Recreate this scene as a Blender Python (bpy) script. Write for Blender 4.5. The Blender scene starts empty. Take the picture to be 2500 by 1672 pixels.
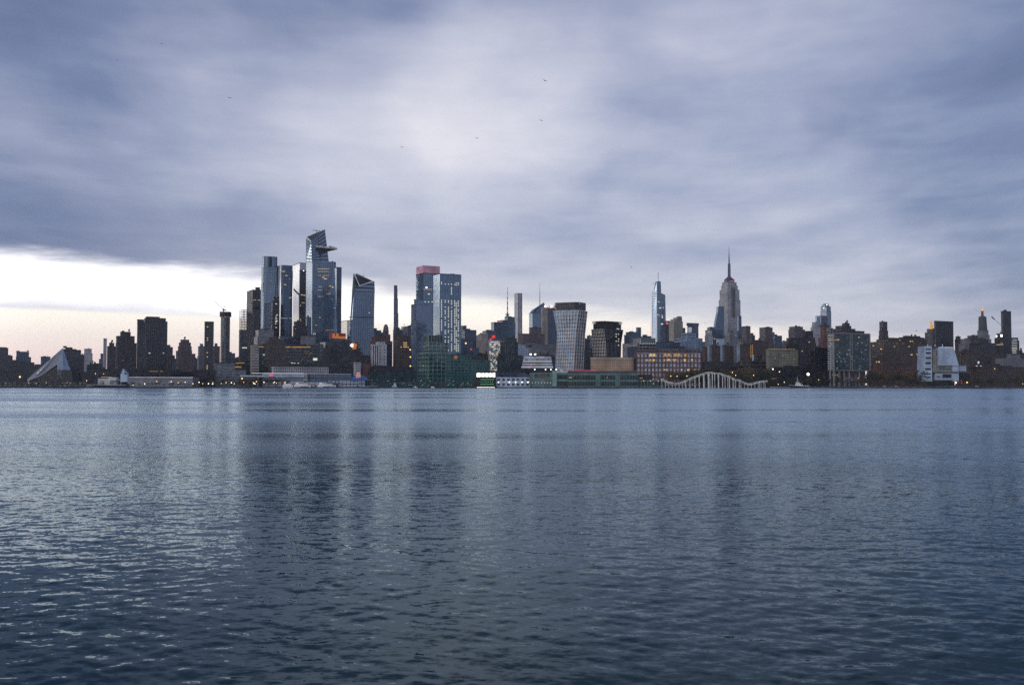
import bpy, math, random
import numpy as np
from mathutils import Vector

# ------------------------------------------------------------------ camera, world, sun, exposure
S = bpy.context.scene
C = bpy.data.collections.new("city"); S.collection.children.link(C)
F, CX, CY, HZ, CAMH = 2430.6, 1250.0, 836.0, 939.0, 5.0      # focal length and horizon of the photograph (in its pixels)
PITCH = math.atan((HZ - CY) / F)
cam = bpy.data.cameras.new("camera"); cam.lens = 35; cam.sensor_width = 36
cam.clip_start = 0.5; cam.clip_end = 40000
camo = bpy.data.objects.new("camera", cam); S.collection.objects.link(camo)
camo.location = (0, 0, CAMH); camo.rotation_euler = (math.radians(90) + PITCH, 0, 0)
S.camera = camo
S.view_settings.view_transform = 'Standard'; S.view_settings.look = 'None'
S.view_settings.exposure = 0.0; S.view_settings.gamma = 1.0
S.view_settings.use_curve_mapping = False
S.cycles.max_bounces = 6; S.cycles.glossy_bounces = 4; S.cycles.diffuse_bounces = 2
S.cycles.transparent_max_bounces = 12; S.cycles.volume_bounces = 0
S.cycles.sample_clamp_indirect = 6; S.cycles.sample_clamp_direct = 30; S.cycles.use_denoising = False

SUN_EL, SUN_AZ = math.radians(28), math.radians(-150)          # azimuth from +Y, clockwise

class NT:
    def __init__(s, nt): s.nt = nt; nt.nodes.clear()
    def n(s, t, **k):
        nd = s.nt.nodes.new(t)
        for a, v in k.items():
            if a.startswith('i_'): nd.inputs[a[2:].replace('_', ' ')].default_value = v
            else: setattr(nd, a, v)
        return nd
    def l(s, a, b): s.nt.links.new(a, b)
    def put(s, sock, v):
        if hasattr(v, 'links'): s.l(v, sock)
        else: sock.default_value = v
    def m(s, op, a, b=0.0, c=0.0, clamp=False):
        nd = s.nt.nodes.new('ShaderNodeMath'); nd.operation = op; nd.use_clamp = clamp
        s.put(nd.inputs[0], a); s.put(nd.inputs[1], b)
        if op in ('MULTIPLY_ADD',): s.put(nd.inputs[2], c)
        return nd.outputs[0]
    def vm(s, op, a, b=None):
        nd = s.nt.nodes.new('ShaderNodeVectorMath'); nd.operation = op
        s.put(nd.inputs[0], a)
        if b is not None:
            if op == 'SCALE': s.put(nd.inputs[3], b)
            else: s.put(nd.inputs[1], b)
        return nd.outputs[0]
    def xyz(s, x, y, z):
        nd = s.nt.nodes.new('ShaderNodeCombineXYZ')
        for i, v in enumerate((x, y, z)): s.put(nd.inputs[i], v)
        return nd.outputs[0]
    def sep(s, v):
        nd = s.nt.nodes.new('ShaderNodeSeparateXYZ'); s.l(v, nd.inputs[0]); return nd.outputs
    def noise(s, v, scale, detail=3, rough=.5, dist=0.0):
        nd = s.nt.nodes.new('ShaderNodeTexNoise'); s.l(v, nd.inputs['Vector'])
        nd.inputs['Scale'].default_value = scale; nd.inputs['Detail'].default_value = detail
        nd.inputs['Roughness'].default_value = rough; nd.inputs['Distortion'].default_value = dist
        return nd
    def sstep(s, v, a, b):
        nd = s.nt.nodes.new('ShaderNodeMapRange'); nd.interpolation_type = 'SMOOTHSTEP'
        s.put(nd.inputs['Value'], v); nd.inputs['From Min'].default_value = a; nd.inputs['From Max'].default_value = b
        return nd.outputs[0]
    def lin(s, v, a, b, c=0., d=1.):
        nd = s.nt.nodes.new('ShaderNodeMapRange')
        s.put(nd.inputs['Value'], v); nd.inputs['From Min'].default_value = a; nd.inputs['From Max'].default_value = b
        nd.inputs['To Min'].default_value = c; nd.inputs['To Max'].default_value = d
        return nd.outputs[0]
    def mix(s, f, a, b):
        nd = s.nt.nodes.new('ShaderNodeMix'); nd.data_type = 'RGBA'
        s.put(nd.inputs[0], f)
        s.put(nd.inputs[6], a if hasattr(a, 'links') else (*a, 1) if len(a) == 3 else a)
        s.put(nd.inputs[7], b if hasattr(b, 'links') else (*b, 1) if len(b) == 3 else b)
        return nd.outputs[2]
    def ramp(s, f, stops):
        nd = s.nt.nodes.new('ShaderNodeValToRGB'); s.l(f, nd.inputs[0]); r = nd.color_ramp
        while len(r.elements) < len(stops): r.elements.new(0.5)
        for e, (p, c) in zip(r.elements, stops): e.position = p; e.color = (*c, 1)
        return nd.outputs[0]

def srgb(r, g, b):
    f = lambda c: c / 12.92 if c <= .04045 else ((c + .055) / 1.055) ** 2.4
    return tuple(f(v / 255) for v in (r, g, b))

W = bpy.data.worlds.new("World"); S.world = W; W.use_nodes = True
t = NT(W.node_tree)
tc = t.n('ShaderNodeTexCoord')
d = tc.outputs['Generated']
dx, dy, dz = t.sep(d)
zz = t.m('MAXIMUM', dz, 0.0)
# the cloud deck is a level layer: look it up where the ray meets it
inv = t.m('DIVIDE', 1.0, t.m('ADD', zz, 0.07))
P = t.xyz(t.m('MULTIPLY', dx, inv), t.m('MULTIPLY', dy, inv), 3.7)
warp = t.vm('SCALE', t.vm('SUBTRACT', t.noise(t.vm('MULTIPLY', P, (1, .6, 1)), 1.1, 3, .5).outputs['Color'], (.5, .5, .5)), .5)
Pw = t.vm('ADD', t.vm('MULTIPLY', P, (1.0, .52, 1.0)), warp)
n1 = t.noise(Pw, 0.85, 4, .48, .0).outputs['Fac']
n2 = t.noise(Pw, 2.2, 5, .50, .0).outputs['Fac']
n3 = t.noise(t.vm('ADD', Pw, (11, 4, 0)), 0.28, 2, .5).outputs['Fac']
# the deck thins towards the dawn side (ahead), thick and dark elsewhere
fwd = t.m('ADD', t.m('MULTIPLY', dy, .985), t.m('MULTIPLY', dx, -.035))
lobe = t.sstep(fwd, .78, 1.0)
lobe2 = t.sstep(fwd, -.2, 1.0)
def blob(az, el, c0, amp):      # a thin or a thick place in the deck
    a_, e_ = math.radians(az), math.radians(el)
    dd = t.vm('DOT_PRODUCT', t.vm('NORMALIZE', d), (math.sin(a_) * math.cos(e_), math.cos(a_) * math.cos(e_), math.sin(e_)))
    nd = dd.node.outputs['Value']
    return t.m('MULTIPLY', t.sstep(nd, c0, 1.0), amp)
b = t.m('MULTIPLY', lobe, .14)
b = t.m('ADD', b, blob(-.5, 15.5, .991, .20)); b = t.m('ADD', b, blob(-9, 11.5, .992, .13)); b = t.m('ADD', b, blob(0, 25, .985, -.13))
b = t.m('ADD', b, blob(-22, 24, .975, -.22)); b = t.m('ADD', b, blob(-27, 9.5, .985, -.16)); b = t.m('ADD', b, blob(31, 17, .95, -.19)); b = t.m('ADD', b, blob(-11, 23, .99, -.12))
b = t.m('MULTIPLY_ADD', lobe2, .08, b)
b = t.m('ADD', b, t.m('MULTIPLY', t.m('SUBTRACT', n1, .5), .55))
b = t.m('ADD', b, t.m('MULTIPLY', t.m('SUBTRACT', n2, .5), .36))
b = t.m('ADD', b, t.m('MULTIPLY', t.m('SUBTRACT', n3, .5), .35))
strata = t.noise(t.xyz(t.m('MULTIPLY', dx, 5.0), t.m('MULTIPLY', dz, 42), t.m('MULTIPLY', dy, 2)), 1.0, 5, .55, .4).outputs['Fac']
b = t.m('ADD', b, t.m('MULTIPLY', t.m('SUBTRACT', strata, .5), t.lin(t.sstep(dz, .05, .30), 0, 1, .42, .16)))
lump = t.noise(t.xyz(t.m('MULTIPLY', dx, 6.5), t.m('MULTIPLY', dz, 13), t.m('MULTIPLY', dy, 3)), 1.0, 5, .52, .25).outputs['Fac']
b = t.m('ADD', b, t.m('MULTIPLY', t.m('SUBTRACT', lump, .5), .50))
b = t.m('ADD', b, .40)
cloud = t.ramp(b, [(0.0, srgb(74, 88, 126)), (.28, srgb(115, 126, 160)), (.5, srgb(160, 165, 190)),
                   (.72, srgb(196, 197, 213)), (1.0, srgb(232, 229, 235))])
# clear strip under the far edge of the deck
wig = t.m('MULTIPLY', t.m('SUBTRACT', t.noise(t.xyz(t.m('MULTIPLY', dx, 9), t.m('MULTIPLY', dy, 9), t.m('MULTIPLY', dz, 60)), 1.0, 4, .6).outputs['Fac'], .5), .40)
s1 = t.m('SUBTRACT', t.m('ADD', t.m('MULTIPLY', dz, 13.1), t.m('MULTIPLY', dx, 1.28)), dy)
s1 = t.m('ADD', s1, wig)
s2 = t.m('SUBTRACT', t.m('ADD', t.m('MULTIPLY', dz, 17.8), t.m('MULTIPLY', dx, .7)), dy)
s2 = t.m('ADD', s2, t.m('MULTIPLY', wig, .4))
deck = t.sstep(s1, -.12, .24)
# underside of the deck close to its edge is in shade (darker, bluer) towards the left, fading into light at the right
edge = t.m('MULTIPLY', t.sstep(s1, 1.5, .1), t.sstep(dx, .0, -.42))
cloud = t.mix(t.m('MULTIPLY', edge, .62), cloud, srgb(98, 108, 146))
glow = t.m('MULTIPLY', t.sstep(s1, .75, -.02), t.sstep(dx, -.42, .0))
cloud = t.mix(t.m('MULTIPLY', glow, .55), cloud, srgb(238, 234, 240))
veil = t.m('MULTIPLY', t.sstep(s2, -.03, .06), t.sstep(dx, -.05, -.25))
low = t.mix(t.sstep(dz, .0, .075), srgb(238, 208, 206), srgb(255, 247, 234))
top = t.mix(t.sstep(s1, -.62, -.10), (.66, .65, .72), (1.55, 1.48, 1.44))
clear = t.mix(veil, low, top)
nish = t.n('ShaderNodeTexSky', sky_type='NISHITA', sun_disc=False, sun_elevation=SUN_EL, sun_rotation=SUN_AZ, altitude=0, air_density=1.0, dust_density=2.0, ozone_density=2.0)
col = t.mix(deck, clear, cloud)
# the dawn side of the open strip is brightest nearest the hidden sun, left of the view
col = t.vm('SCALE', col, t.m('MULTIPLY_ADD', t.m('MULTIPLY', t.lin(t.sstep(dx, -.40, -.8), 0, 1, .11, 1.0), t.m('SUBTRACT', 1.0, deck)), 2.2, 1.0))
col = t.vm('SCALE', col, t.lin(t.sstep(dz, .30, .85), 0, 1, 1, .8))
# below the horizon
col = t.mix(t.sstep(dz, .0, -.03), col, srgb(70, 84, 112))
bg1 = t.n('ShaderNodeBackground'); t.l(col, bg1.inputs[0]); bg1.inputs[1].default_value = .93
bg2 = t.n('ShaderNodeBackground'); t.l(nish.outputs[0], bg2.inputs[0]); bg2.inputs[1].default_value = 0.02
add = t.n('ShaderNodeAddShader'); t.l(bg1.outputs[0], add.inputs[0]); t.l(bg2.outputs[0], add.inputs[1])
wo = t.n('ShaderNodeOutputWorld'); t.l(add.outputs[0], wo.inputs[0])

sl = bpy.data.lights.new("sun", 'SUN'); sl.energy = .8; sl.angle = math.radians(50); sl.color = (1, .975, .95)
so = bpy.data.objects.new("sun", sl); S.collection.objects.link(so)
sd = Vector((math.sin(SUN_AZ) * math.cos(SUN_EL), math.cos(SUN_AZ) * math.cos(SUN_EL), math.sin(SUN_EL)))
so.rotation_euler = sd.to_track_quat('Z', 'Y').to_euler()

# ------------------------------------------------------------------ helpers
def ray(px, py):
    u, v = (px - CX) / F, (CY - py) / F
    return (u, math.cos(PITCH) - v * math.sin(PITCH), math.sin(PITCH) + v * math.cos(PITCH))
def at(px, py, Y):
    r = ray(px, py); k = Y / r[1]
    return Vector((r[0] * k, Y, CAMH + r[2] * k))
def zat(py, Y): return at(CX, py, Y).z
def xat(px, Y, py=900): return at(px, py, Y).x

def tag(o, label=None, cat=None, group=None, kind=None):
    if label: o['label'] = label
    if cat: o['category'] = cat
    if group: o['group'] = group
    if kind: o['kind'] = kind
    return o
def empty(name, loc, label, cat, group=None):
    o = bpy.data.objects.new(name, None); o.location = loc; C.objects.link(o)
    return tag(o, label, cat, group)

class MB:
    def __init__(s): s.v = []; s.f = []
    def q(s, *p):
        b = len(s.v); s.v += [tuple(x) for x in p]; s.f.append(tuple(range(b, b + len(p))))
    def box(s, x0, x1, y0, y1, z0, z1):
        b = len(s.v)
        s.v += [(x, y, z) for z in (z0, z1) for x, y in ((x0, y0), (x1, y0), (x1, y1), (x0, y1))]
        s.f += [tuple(b + i for i in f) for f in ((0, 3, 2, 1), (4, 5, 6, 7), (0, 1, 5, 4), (1, 2, 6, 5), (2, 3, 7, 6), (3, 0, 4, 7))]
    def prism(s, bot, top, cap=True):
        b = len(s.v); n = len(bot)
        s.v += [tuple(p) for p in bot] + [tuple(p) for p in top]
        for i in range(n):
            j = (i + 1) % n; s.f.append((b + i, b + j, b + n + j, b + n + i))
        if cap: s.f.append(tuple(range(b + n, b + 2 * n))); s.f.append(tuple(range(b + n - 1, b - 1, -1)))
    def bar(s, a, c, r, n=6, r2=None):
        a = Vector(a); c = Vector(c); ax = (c - a).normalized(); r2 = r if r2 is None else r2
        u = ax.orthogonal().normalized(); w = ax.cross(u)
        A = [a + (u * math.cos(k * 2 * math.pi / n) + w * math.sin(k * 2 * math.pi / n)) * r for k in range(n)]
        B = [c + (u * math.cos(k * 2 * math.pi / n) + w * math.sin(k * 2 * math.pi / n)) * r2 for k in range(n)]
        s.prism(A, B)
    def lathe(s, prof, c=(0, 0), n=12):
        b = len(s.v)
        for r, z in prof:
            s.v += [(c[0] + r * math.cos(k * 2 * math.pi / n), c[1] + r * math.sin(k * 2 * math.pi / n), z) for k in range(n)]
        for i in range(len(prof) - 1):
            for k in range(n):
                j = (k + 1) % n; s.f.append((b + i * n + k, b + i * n + j, b + (i + 1) * n + j, b + (i + 1) * n + k))
        s.f.append(tuple(b + (len(prof) - 1) * n + k for k in range(n)))
    def build(s, name, mat, parent=None, org=None, kind=None, smooth=False):
        me = bpy.data.meshes.new(name)
        o0 = Vector(org) if org is not None else (parent.location if parent is not None else Vector((0, 0, 0)))
        pp = parent
        while org is None and pp is not None and pp.parent is not None: pp = pp.parent; o0 = pp.location
        me.from_pydata([(v[0] - o0[0], v[1] - o0[1], v[2] - o0[2]) for v in s.v], [], s.f)
        if smooth: me.shade_smooth()
        me.materials.append(mat); me.update()
        o = bpy.data.objects.new(name, me); C.objects.link(o)
        if parent is not None: o.parent = parent
        elif org is not None: o.location = org
        if kind: o['kind'] = kind
        return o

MATS = {}
def mat(name, base, rough=.8, metal=0., ior=1.5, var=.25, vs=.05, emit=None, es=0., spec=.5, cell=None):
    m = bpy.data.materials.new(name); m.use_nodes = True; k = NT(m.node_tree)
    p = k.n('ShaderNodeBsdfPrincipled'); o = k.n('ShaderNodeOutputMaterial'); k.l(p.outputs[0], o.inputs[0])
    p.inputs['Roughness'].default_value = rough; p.inputs['Metallic'].default_value = metal; p.inputs['IOR'].default_value = ior
    p.inputs['Specular IOR Level'].default_value = spec
    g = k.n('ShaderNodeNewGeometry')
    if var:
        n = k.noise(g.outputs['Position'], vs, 4, .6).outputs['Fac']
        lo = tuple(c * (1 - var) for c in base); hi = tuple(min(1, c * (1 + var)) for c in base)
        k.l(k.mix(k.sstep(n, .3, .7), lo, hi), p.inputs['Base Color'])
    else: p.inputs['Base Color'].default_value = (*base, 1)
    if emit: p.inputs['Emission Color'].default_value = (*emit, 1); p.inputs['Emission Strength'].default_value = es
    MATS[name] = m; return m

def glass(name, base, ior=2.2, rough=.06, wob=.012, cellw=4.5, cellh=4.0, blinds=.0, blindc=(.2, .2, .19), tint=(1, 1, 1)):
    """facade glazing: every pane sits at a slightly different tilt and has its own tone behind it"""
    m = bpy.data.materials.new(name); m.use_nodes = True; k = NT(m.node_tree)
    p = k.n('ShaderNodeBsdfPrincipled'); o = k.n('ShaderNodeOutputMaterial'); k.l(p.outputs[0], o.inputs[0])
    g = k.n('ShaderNodeNewGeometry'); pos = g.outputs['Position']
    sn = k.vm('SNAP', k.vm('ADD', pos, (1000.3, 1000.7, 1000.1)), (cellw, cellw, cellh))
    wn = k.n('ShaderNodeTexWhiteNoise', noise_dimensions='3D'); k.l(sn, wn.inputs['Vector'])
    big = k.noise(pos, .02, 2, .5)
    off = k.vm('SCALE', k.vm('SUBTRACT', wn.outputs['Color'], (.5, .5, .5)), wob * 2)
    off2 = k.vm('SCALE', k.vm('SUBTRACT', big.outputs['Color'], (.5, .5, .5)), wob * 3)
    k.l(k.vm('NORMALIZE', k.vm('ADD', g.outputs['Normal'], k.vm('ADD', off, off2))), p.inputs['Normal'])
    v = wn.outputs['Value']
    c = k.mix(v, tuple(x * .6 for x in base), tuple(x * 1.5 for x in base))
    if blinds: c = k.mix(k.sstep(v, 1 - blinds - .02, 1 - blinds), c, blindc)
    k.l(c, p.inputs['Base Color'])
    p.inputs['IOR'].default_value = ior; p.inputs['Roughness'].default_value = rough; p.inputs['Specular Tint'].default_value = (*tint, 1)
    MATS[name] = m; return m

def emit(name, col, st):
    m = bpy.data.materials.new(name); m.use_nodes = True; k = NT(m.node_tree)
    e = k.n('ShaderNodeEmission'); e.inputs[0].default_value = (*col, 1); e.inputs[1].default_value = st
    o = k.n('ShaderNodeOutputMaterial'); k.l(e.outputs[0], o.inputs[0]); MATS[name] = m; return m

# ------------------------------------------------------------------ water
def water_material():
    m = bpy.data.materials.new("river_water"); m.use_nodes = True; k = NT(m.node_tree)
    p = k.n('ShaderNodeBsdfGlossy', distribution='MULTI_GGX'); o = k.n('ShaderNodeOutputMaterial'); df = k.n('ShaderNodeBsdfDiffuse'); mx = k.n('ShaderNodeMixShader'); fr = k.n('ShaderNodeFresnel')
    df.inputs[0].default_value = (.003, .020, .028, 1); p.inputs['Color'].default_value = (.76, .90, 1, 1); fr.inputs['IOR'].default_value = 1.333
    k.l(k.m('POWER', fr.outputs[0], 1.42), mx.inputs[0]); k.l(df.outputs[0], mx.inputs[1]); k.l(p.outputs[0], mx.inputs[2]); k.l(mx.outputs[0], o.inputs[0])
    g = k.n('ShaderNodeNewGeometry'); pos = g.outputs['Position']
    patch = k.noise(k.vm('MULTIPLY', pos, (.0022, .011, 1)), 1.0, 4, .62).outputs['Fac']
    calm = k.lin(k.sstep(patch, .36, .60), 0, 1, .42, 1.18)
    def sl(sc, stretch, amp, det=2):
        n = k.noise(k.vm('MULTIPLY', pos, (stretch, 1, 1)), sc, det, .6)
        return k.vm('MULTIPLY', k.vm('SUBTRACT', n.outputs['Color'], (.5, .5, .5)), (amp * .62, amp, 0))
    a = k.vm('ADD', sl(11.0, .6, .36, 2), sl(3.6, .5, .42, 2))
    a = k.vm('ADD', a, sl(.9, .4, .17, 2))
    a = k.vm('ADD', a, sl(.10, .4, .07, 2))
    far = k.sstep(k.m('LOGARITHM', k.m('MAXIMUM', k.sep(pos)[1], 1.0), 10.0), 1.3, 2.5)
    a = k.vm('SCALE', a, k.m('MULTIPLY', calm, k.lin(far, 0, 1, .88, 1.4)))
    k.l(k.m('MULTIPLY', calm, k.lin(far, 0, 1, .07, .25)), p.inputs['Roughness'])
    nn = k.vm('NORMALIZE', k.vm('ADD', g.outputs['Normal'], a)); k.l(nn, p.inputs['Normal']); k.l(nn, fr.inputs['Normal'])
    MATS['water'] = m; return m
WM = water_material()
def make_water():
    rows = [8.0]
    while rows[-1] < 260: rows.append(rows[-1] * 1.0048)
    rows += [320, 450, 700, 1000, 1400, 1800]
    Y = np.array(rows); U = np.linspace(-.80, .80, 660)
    X = Y[:, None] * U[None, :]; YY = np.repeat(Y[:, None], len(U), 1); Z = np.zeros_like(X)
    rng = np.random.default_rng(5)
    sp = np.maximum(YY * .0048, .03)
    for i in range(90):
        lam = .16 * (2.6 / .16) ** (rng.random() ** 1.2)
        ang = rng.normal(math.radians(-97), math.radians(34))
        kx, ky = math.cos(ang) * 2 * math.pi / lam, math.sin(ang) * 2 * math.pi / lam
        slope = .0095 * (1.0 if lam < .9 else .5)
        amp = slope * lam / (2 * math.pi)
        ph = rng.random() * 6.283
        q = kx * X + ky * YY + ph + .9 * np.sin(X * rng.normal(0, .25) + YY * rng.normal(0, .2) + rng.random() * 6)
        fade = np.clip((lam / abs(math.sin(ang) + 1e-3) / sp - 2.5) / 3, 0, 1)
        Z += amp * fade * (np.sin(q) + .22 * np.sin(2 * q + 1.57))
    nr, nc = X.shape
    V = np.stack([X, YY, Z], -1).reshape(-1, 3)
    idx = np.arange(nr * nc).reshape(nr, nc)
    Q = np.stack([idx[:-1, :-1], idx[:-1, 1:], idx[1:, 1:], idx[1:, :-1]], -1).reshape(-1, 4)
    # the open river beyond the modelled waves, both sides and behind
    A = 15000.; y0, y1 = rows[0], rows[-1]; u = .80
    ex = np.array([(-A, -A, 0), (A, -A, 0), (A, y0, 0), (u * y0, y0, 0), (-u * y0, y0, 0), (-A, y0, 0),
                   (A, y1, 0), (u * y1, y1, 0), (-u * y1, y1, 0), (-A, y1, 0)], float)
    b = len(V); V = np.vstack([V, ex])
    faces = [(b, b + 1, b + 2, b + 3), (b, b + 3, b + 4, b + 5), (b + 3, b + 2, b + 6, b + 7), (b + 5, b + 4, b + 8, b + 9)]
    Q = np.vstack([Q, np.array(faces)])
    me = bpy.data.meshes.new("water")
    me.vertices.add(len(V)); me.vertices.foreach_set("co", V.astype(np.float32).ravel())
    me.loops.add(len(Q) * 4); me.loops.foreach_set("vertex_index", Q.astype(np.int32).ravel())
    me.polygons.add(len(Q)); me.polygons.foreach_set("loop_start", np.arange(0, len(Q) * 4, 4, dtype=np.int32))
    me.polygons.foreach_set("loop_total", np.full(len(Q), 4, dtype=np.int32))
    me.update(calc_edges=True); me.shade_smooth(); me.materials.append(WM)
    o = bpy.data.objects.new("water", me); C.objects.link(o); o['kind'] = 'structure'
make_water()
# ------------------------------------------------------------------ materials
glass('blue_glass', (.040, .078, .140), ior=3.1, rough=.06, wob=.008, blinds=.06, blindc=(.12, .15, .19), tint=(.68, .85, 1))
glass('deep_glass', (.012, .030, .065), ior=2.1, rough=.06, wob=.008, tint=(.6, .8, 1))
glass('clear_mirror', (.03, .05, .08), ior=4.2, rough=.05, wob=.006)
glass('black_glass', (.006, .009, .012), ior=1.55, rough=.10, wob=.03, blinds=.05, blindc=(.05, .05, .05))
glass('green_glass', (.010, .038, .040), ior=1.8, rough=.10, wob=.03, blinds=.14, blindc=(.07, .13, .12))
glass('grey_glass', (.04, .06, .08), ior=2.0, rough=.12, wob=.015, blinds=.2, blindc=(.16, .18, .20))
glass('window_glass', (.012, .018, .026), ior=1.7, rough=.12, wob=.04, cellw=2.6, cellh=3.4, blinds=.22, blindc=(.11, .11, .11))
glass('pale_glass', (.34, .37, .42), ior=1.9, rough=.2, wob=.03)
mat('steel_dark', (.03, .035, .045), .5)
mat('mullion_blue', (.035, .05, .08), .45)
mat('mullion_grey', (.14, .17, .22), .5)
mat('brick_red', (.12, .055, .045)); mat('brick_brown', (.070, .050, .042)); mat('brick_dark', (.040, .037, .043))
mat('brick_tan', (.36, .25, .18)); mat('brick_purple', (.10, .075, .085))
mat('stone_grey', (.17, .18, .20)); mat('stone_light', (.42, .42, .45)); mat('stone_beige', (.36, .31, .26))
mat('limestone', (.36, .365, .39)); mat('concrete', (.20, .20, .20)); mat('concrete_dark', (.07, .075, .08))
mat('concrete_night', (.035, .04, .05)); mat('slate_blue', (.05, .07, .11)); mat('cladding_white', (.55, .58, .62))
mat('cladding_blue', (.34, .42, .54)); mat('cladding_green', (.085, .17, .155)); mat('cladding_green_pale', (.19, .31, .285))
mat('travertine', (.62, .56, .50)); mat('olive_wall', (.20, .20, .15)); mat('black_steel', (.012, .013, .016), .6)
mat('roof_dark', (.03, .032, .036)); mat('white_trim', (.80, .80, .82)); mat('pink_screen', (.62, .33, .40), .7)
mat('gold_leaf_glow', (.75, .42, .10), .35, metal=.6, emit=(1, .48, .10), es=.38)  # glow put into the gold itself, no lamp lights it
mat('rust_red', (.25, .04, .03)); mat('canvas_blue', (.03, .10, .28)); mat('ground_dark', (.04, .042, .045), .9, vs=.01)
mat('seawall_stone', (.035, .036, .036), .9); mat('timber_wet', (.03, .026, .022), .9); mat('lawn', (.035, .05, .018), .95)
mat('island_concrete', (.60, .60, .57), .8, var=.35, vs=.4); mat('hull_black', (.012, .013, .016), .4); mat('boat_white', (.75, .76, .78), .4)
mat('deck_red', (.22, .04, .03), .6); mat('bark', (.045, .035, .028), .9); mat('bird_dark', (.02, .02, .024), .8)
mat('leaf_green', (.030, .050, .018), .8, var=.5, vs=.6); mat('leaf_brown', (.085, .055, .022), .8, var=.5, vs=.6)
mat('leaf_dark', (.018, .028, .014), .8, var=.5, vs=.6); mat('blossom', (.22, .20, .20), .8, var=.4, vs=.6)
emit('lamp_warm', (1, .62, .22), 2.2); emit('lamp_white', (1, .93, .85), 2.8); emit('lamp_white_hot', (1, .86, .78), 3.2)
emit('window_warm', (1, .70, .32), 0.62); emit('window_amber', (1, .52, .14), 0.45); emit('window_pale', (.93, .96, .86), 0.78)
emit('window_dim', (1, .66, .34), 0.2); emit('window_cool', (.72, .86, 1), .55)
emit('sign_red', (1, .07, .05), 0.8); emit('sign_pink', (1, .16, .30), 0.7); emit('sign_orange', (1, .34, .10), 0.45); emit('sign_blue', (.08, .16, 1), 0.6)
emit('strip_white', (.9, .95, 1), .75); emit('green_dots', (.25, 1, .45), 1.0); emit('parapet_red', (1, .30, .22), .55)
M = MATS

# style: core, frame, floor height, bay width, pier fraction, spandrel fraction, relief
ST = {
 'blue':   ('blue_glass', 'mullion_blue', 4.2, 6.0, .05, .16, .25),
 'deep':   ('deep_glass', 'mullion_blue', 4.2, 6.0, .05, .16, .25),
 'mirror': ('clear_mirror', 'mullion_grey', 4.2, 9.0, .03, .10, .2),
 'black':  ('black_glass', 'black_steel', 4.0, 5.0, .12, .22, .3),
 'green':  ('green_glass', 'cladding_green_pale', 7.2, 7.6, .10, .14, .4),
 'greyg':  ('grey_glass', 'stone_grey', 4.0, 6.0, .10, .30, .3),
 'striped':('blue_glass', 'mullion_grey', 4.0, 14.0, .03, .26, .2),
 'brick':  ('window_glass', 'brick_red', 3.4, 3.6, .50, .48, .35),
 'brown':  ('window_glass', 'brick_brown', 3.4, 3.6, .50, .48, .35),
 'dark':   ('window_glass', 'brick_dark', 3.4, 4.0, .46, .45, .35),
 'night':  ('window_glass', 'concrete_night', 3.4, 4.0, .40, .42, .35),
 'tan':    ('window_glass', 'brick_tan', 3.4, 3.8, .50, .50, .35),
 'beige':  ('window_glass', 'stone_beige', 3.6, 3.8, .52, .50, .35),
 'grey':   ('window_glass', 'stone_grey', 3.5, 3.8, .45, .46, .35),
 'light':  ('window_glass', 'stone_light', 3.5, 3.8, .45, .46, .35),
 'purple': ('window_glass', 'brick_purple', 3.4, 3.8, .48, .46, .35),
 'slate':  ('deep_glass', 'slate_blue', 4.0, 5.0, .25, .35, .3),
 'conc':   ('black_glass', 'concrete', 4.0, 6.0, .20, .28, .5),
 'grid':   ('black_glass', 'travertine', 6.9, 7.4, .22, .20, .9),
 'lime':   ('window_glass', 'limestone', 3.9, 3.4, .42, .50, .4),
 'vert':   ('black_glass', 'stone_light', 60., 4.2, .45, .04, .6),
 'olive':  ('grey_glass', 'olive_wall', 4.0, 5.0, .35, .50, .3),
 'white':  ('deep_glass', 'cladding_white', 4.4, 7.0, .22, .42, .4),
}

def face_frame(mb, bl, br, tr, tl, st, col_off=0):
    """spandrels and piers standing proud of one face of the glass core"""
    _, _, fh, bw, pf, sf, dep = st
    bl, br, tr, tl = map(Vector, (bl, br, tr, tl))
    n = (br - bl).cross(tl - bl)
    if n.length < 1e-6: return
    n.normalize()
    if n.y > .35: return
    H = max((tl - bl).length, (tr - br).length); Wd = max((br - bl).length, (tr - tl).length)
    rows = max(1, round(H / fh)); cols = max(1, round(Wd / bw))
    P = lambda s, t, o=0: (bl.lerp(br, s)).lerp(tl.lerp(tr, s), t) + n * o
    def strip(s0, s1, t0, t1, o):
        a, b_, c, d_ = P(s0, t0, o), P(s1, t0, o), P(s1, t1, o), P(s0, t1, o)
        A, B_, C_, D = P(s0, t0), P(s1, t0), P(s1, t1), P(s0, t1)
        mb.q(a, b_, c, d_); mb.q(d_, c, C_, D); mb.q(A, B_, b_, a)
        mb.q(A, a, d_, D); mb.q(b_, B_, C_, c)
    for j in range(rows + 1):
        t0 = max(0, (j - sf / 2) / rows); t1 = min(1, (j + sf / 2) / rows)
        if t1 > t0: strip(0, 1, t0, t1, dep)
    for i in range(cols + 1):
        s0 = max(0, (i - pf / 2) / cols); s1 = min(1, (i + pf / 2) / cols)
        if s1 > s0: strip(s0, s1, 0, 1, dep + .08)

def shell(root, bot, top, style, corename='glass_core', framename='facade_grid', roofm='roof_dark'):
    st = ST[style] if isinstance(style, str) else style
    mb = MB(); mb.prism(bot, top); core = mb.build(corename, M[st[0]], root)
    fr = MB(); n = len(bot)
    for i in range(n):
        j = (i + 1) % n; face_frame(fr, bot[i], bot[j], top[j], top[i], st)
    if fr.v: fr.build(framename, M[st[1]], root, kind='stuff')
    return core

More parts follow.
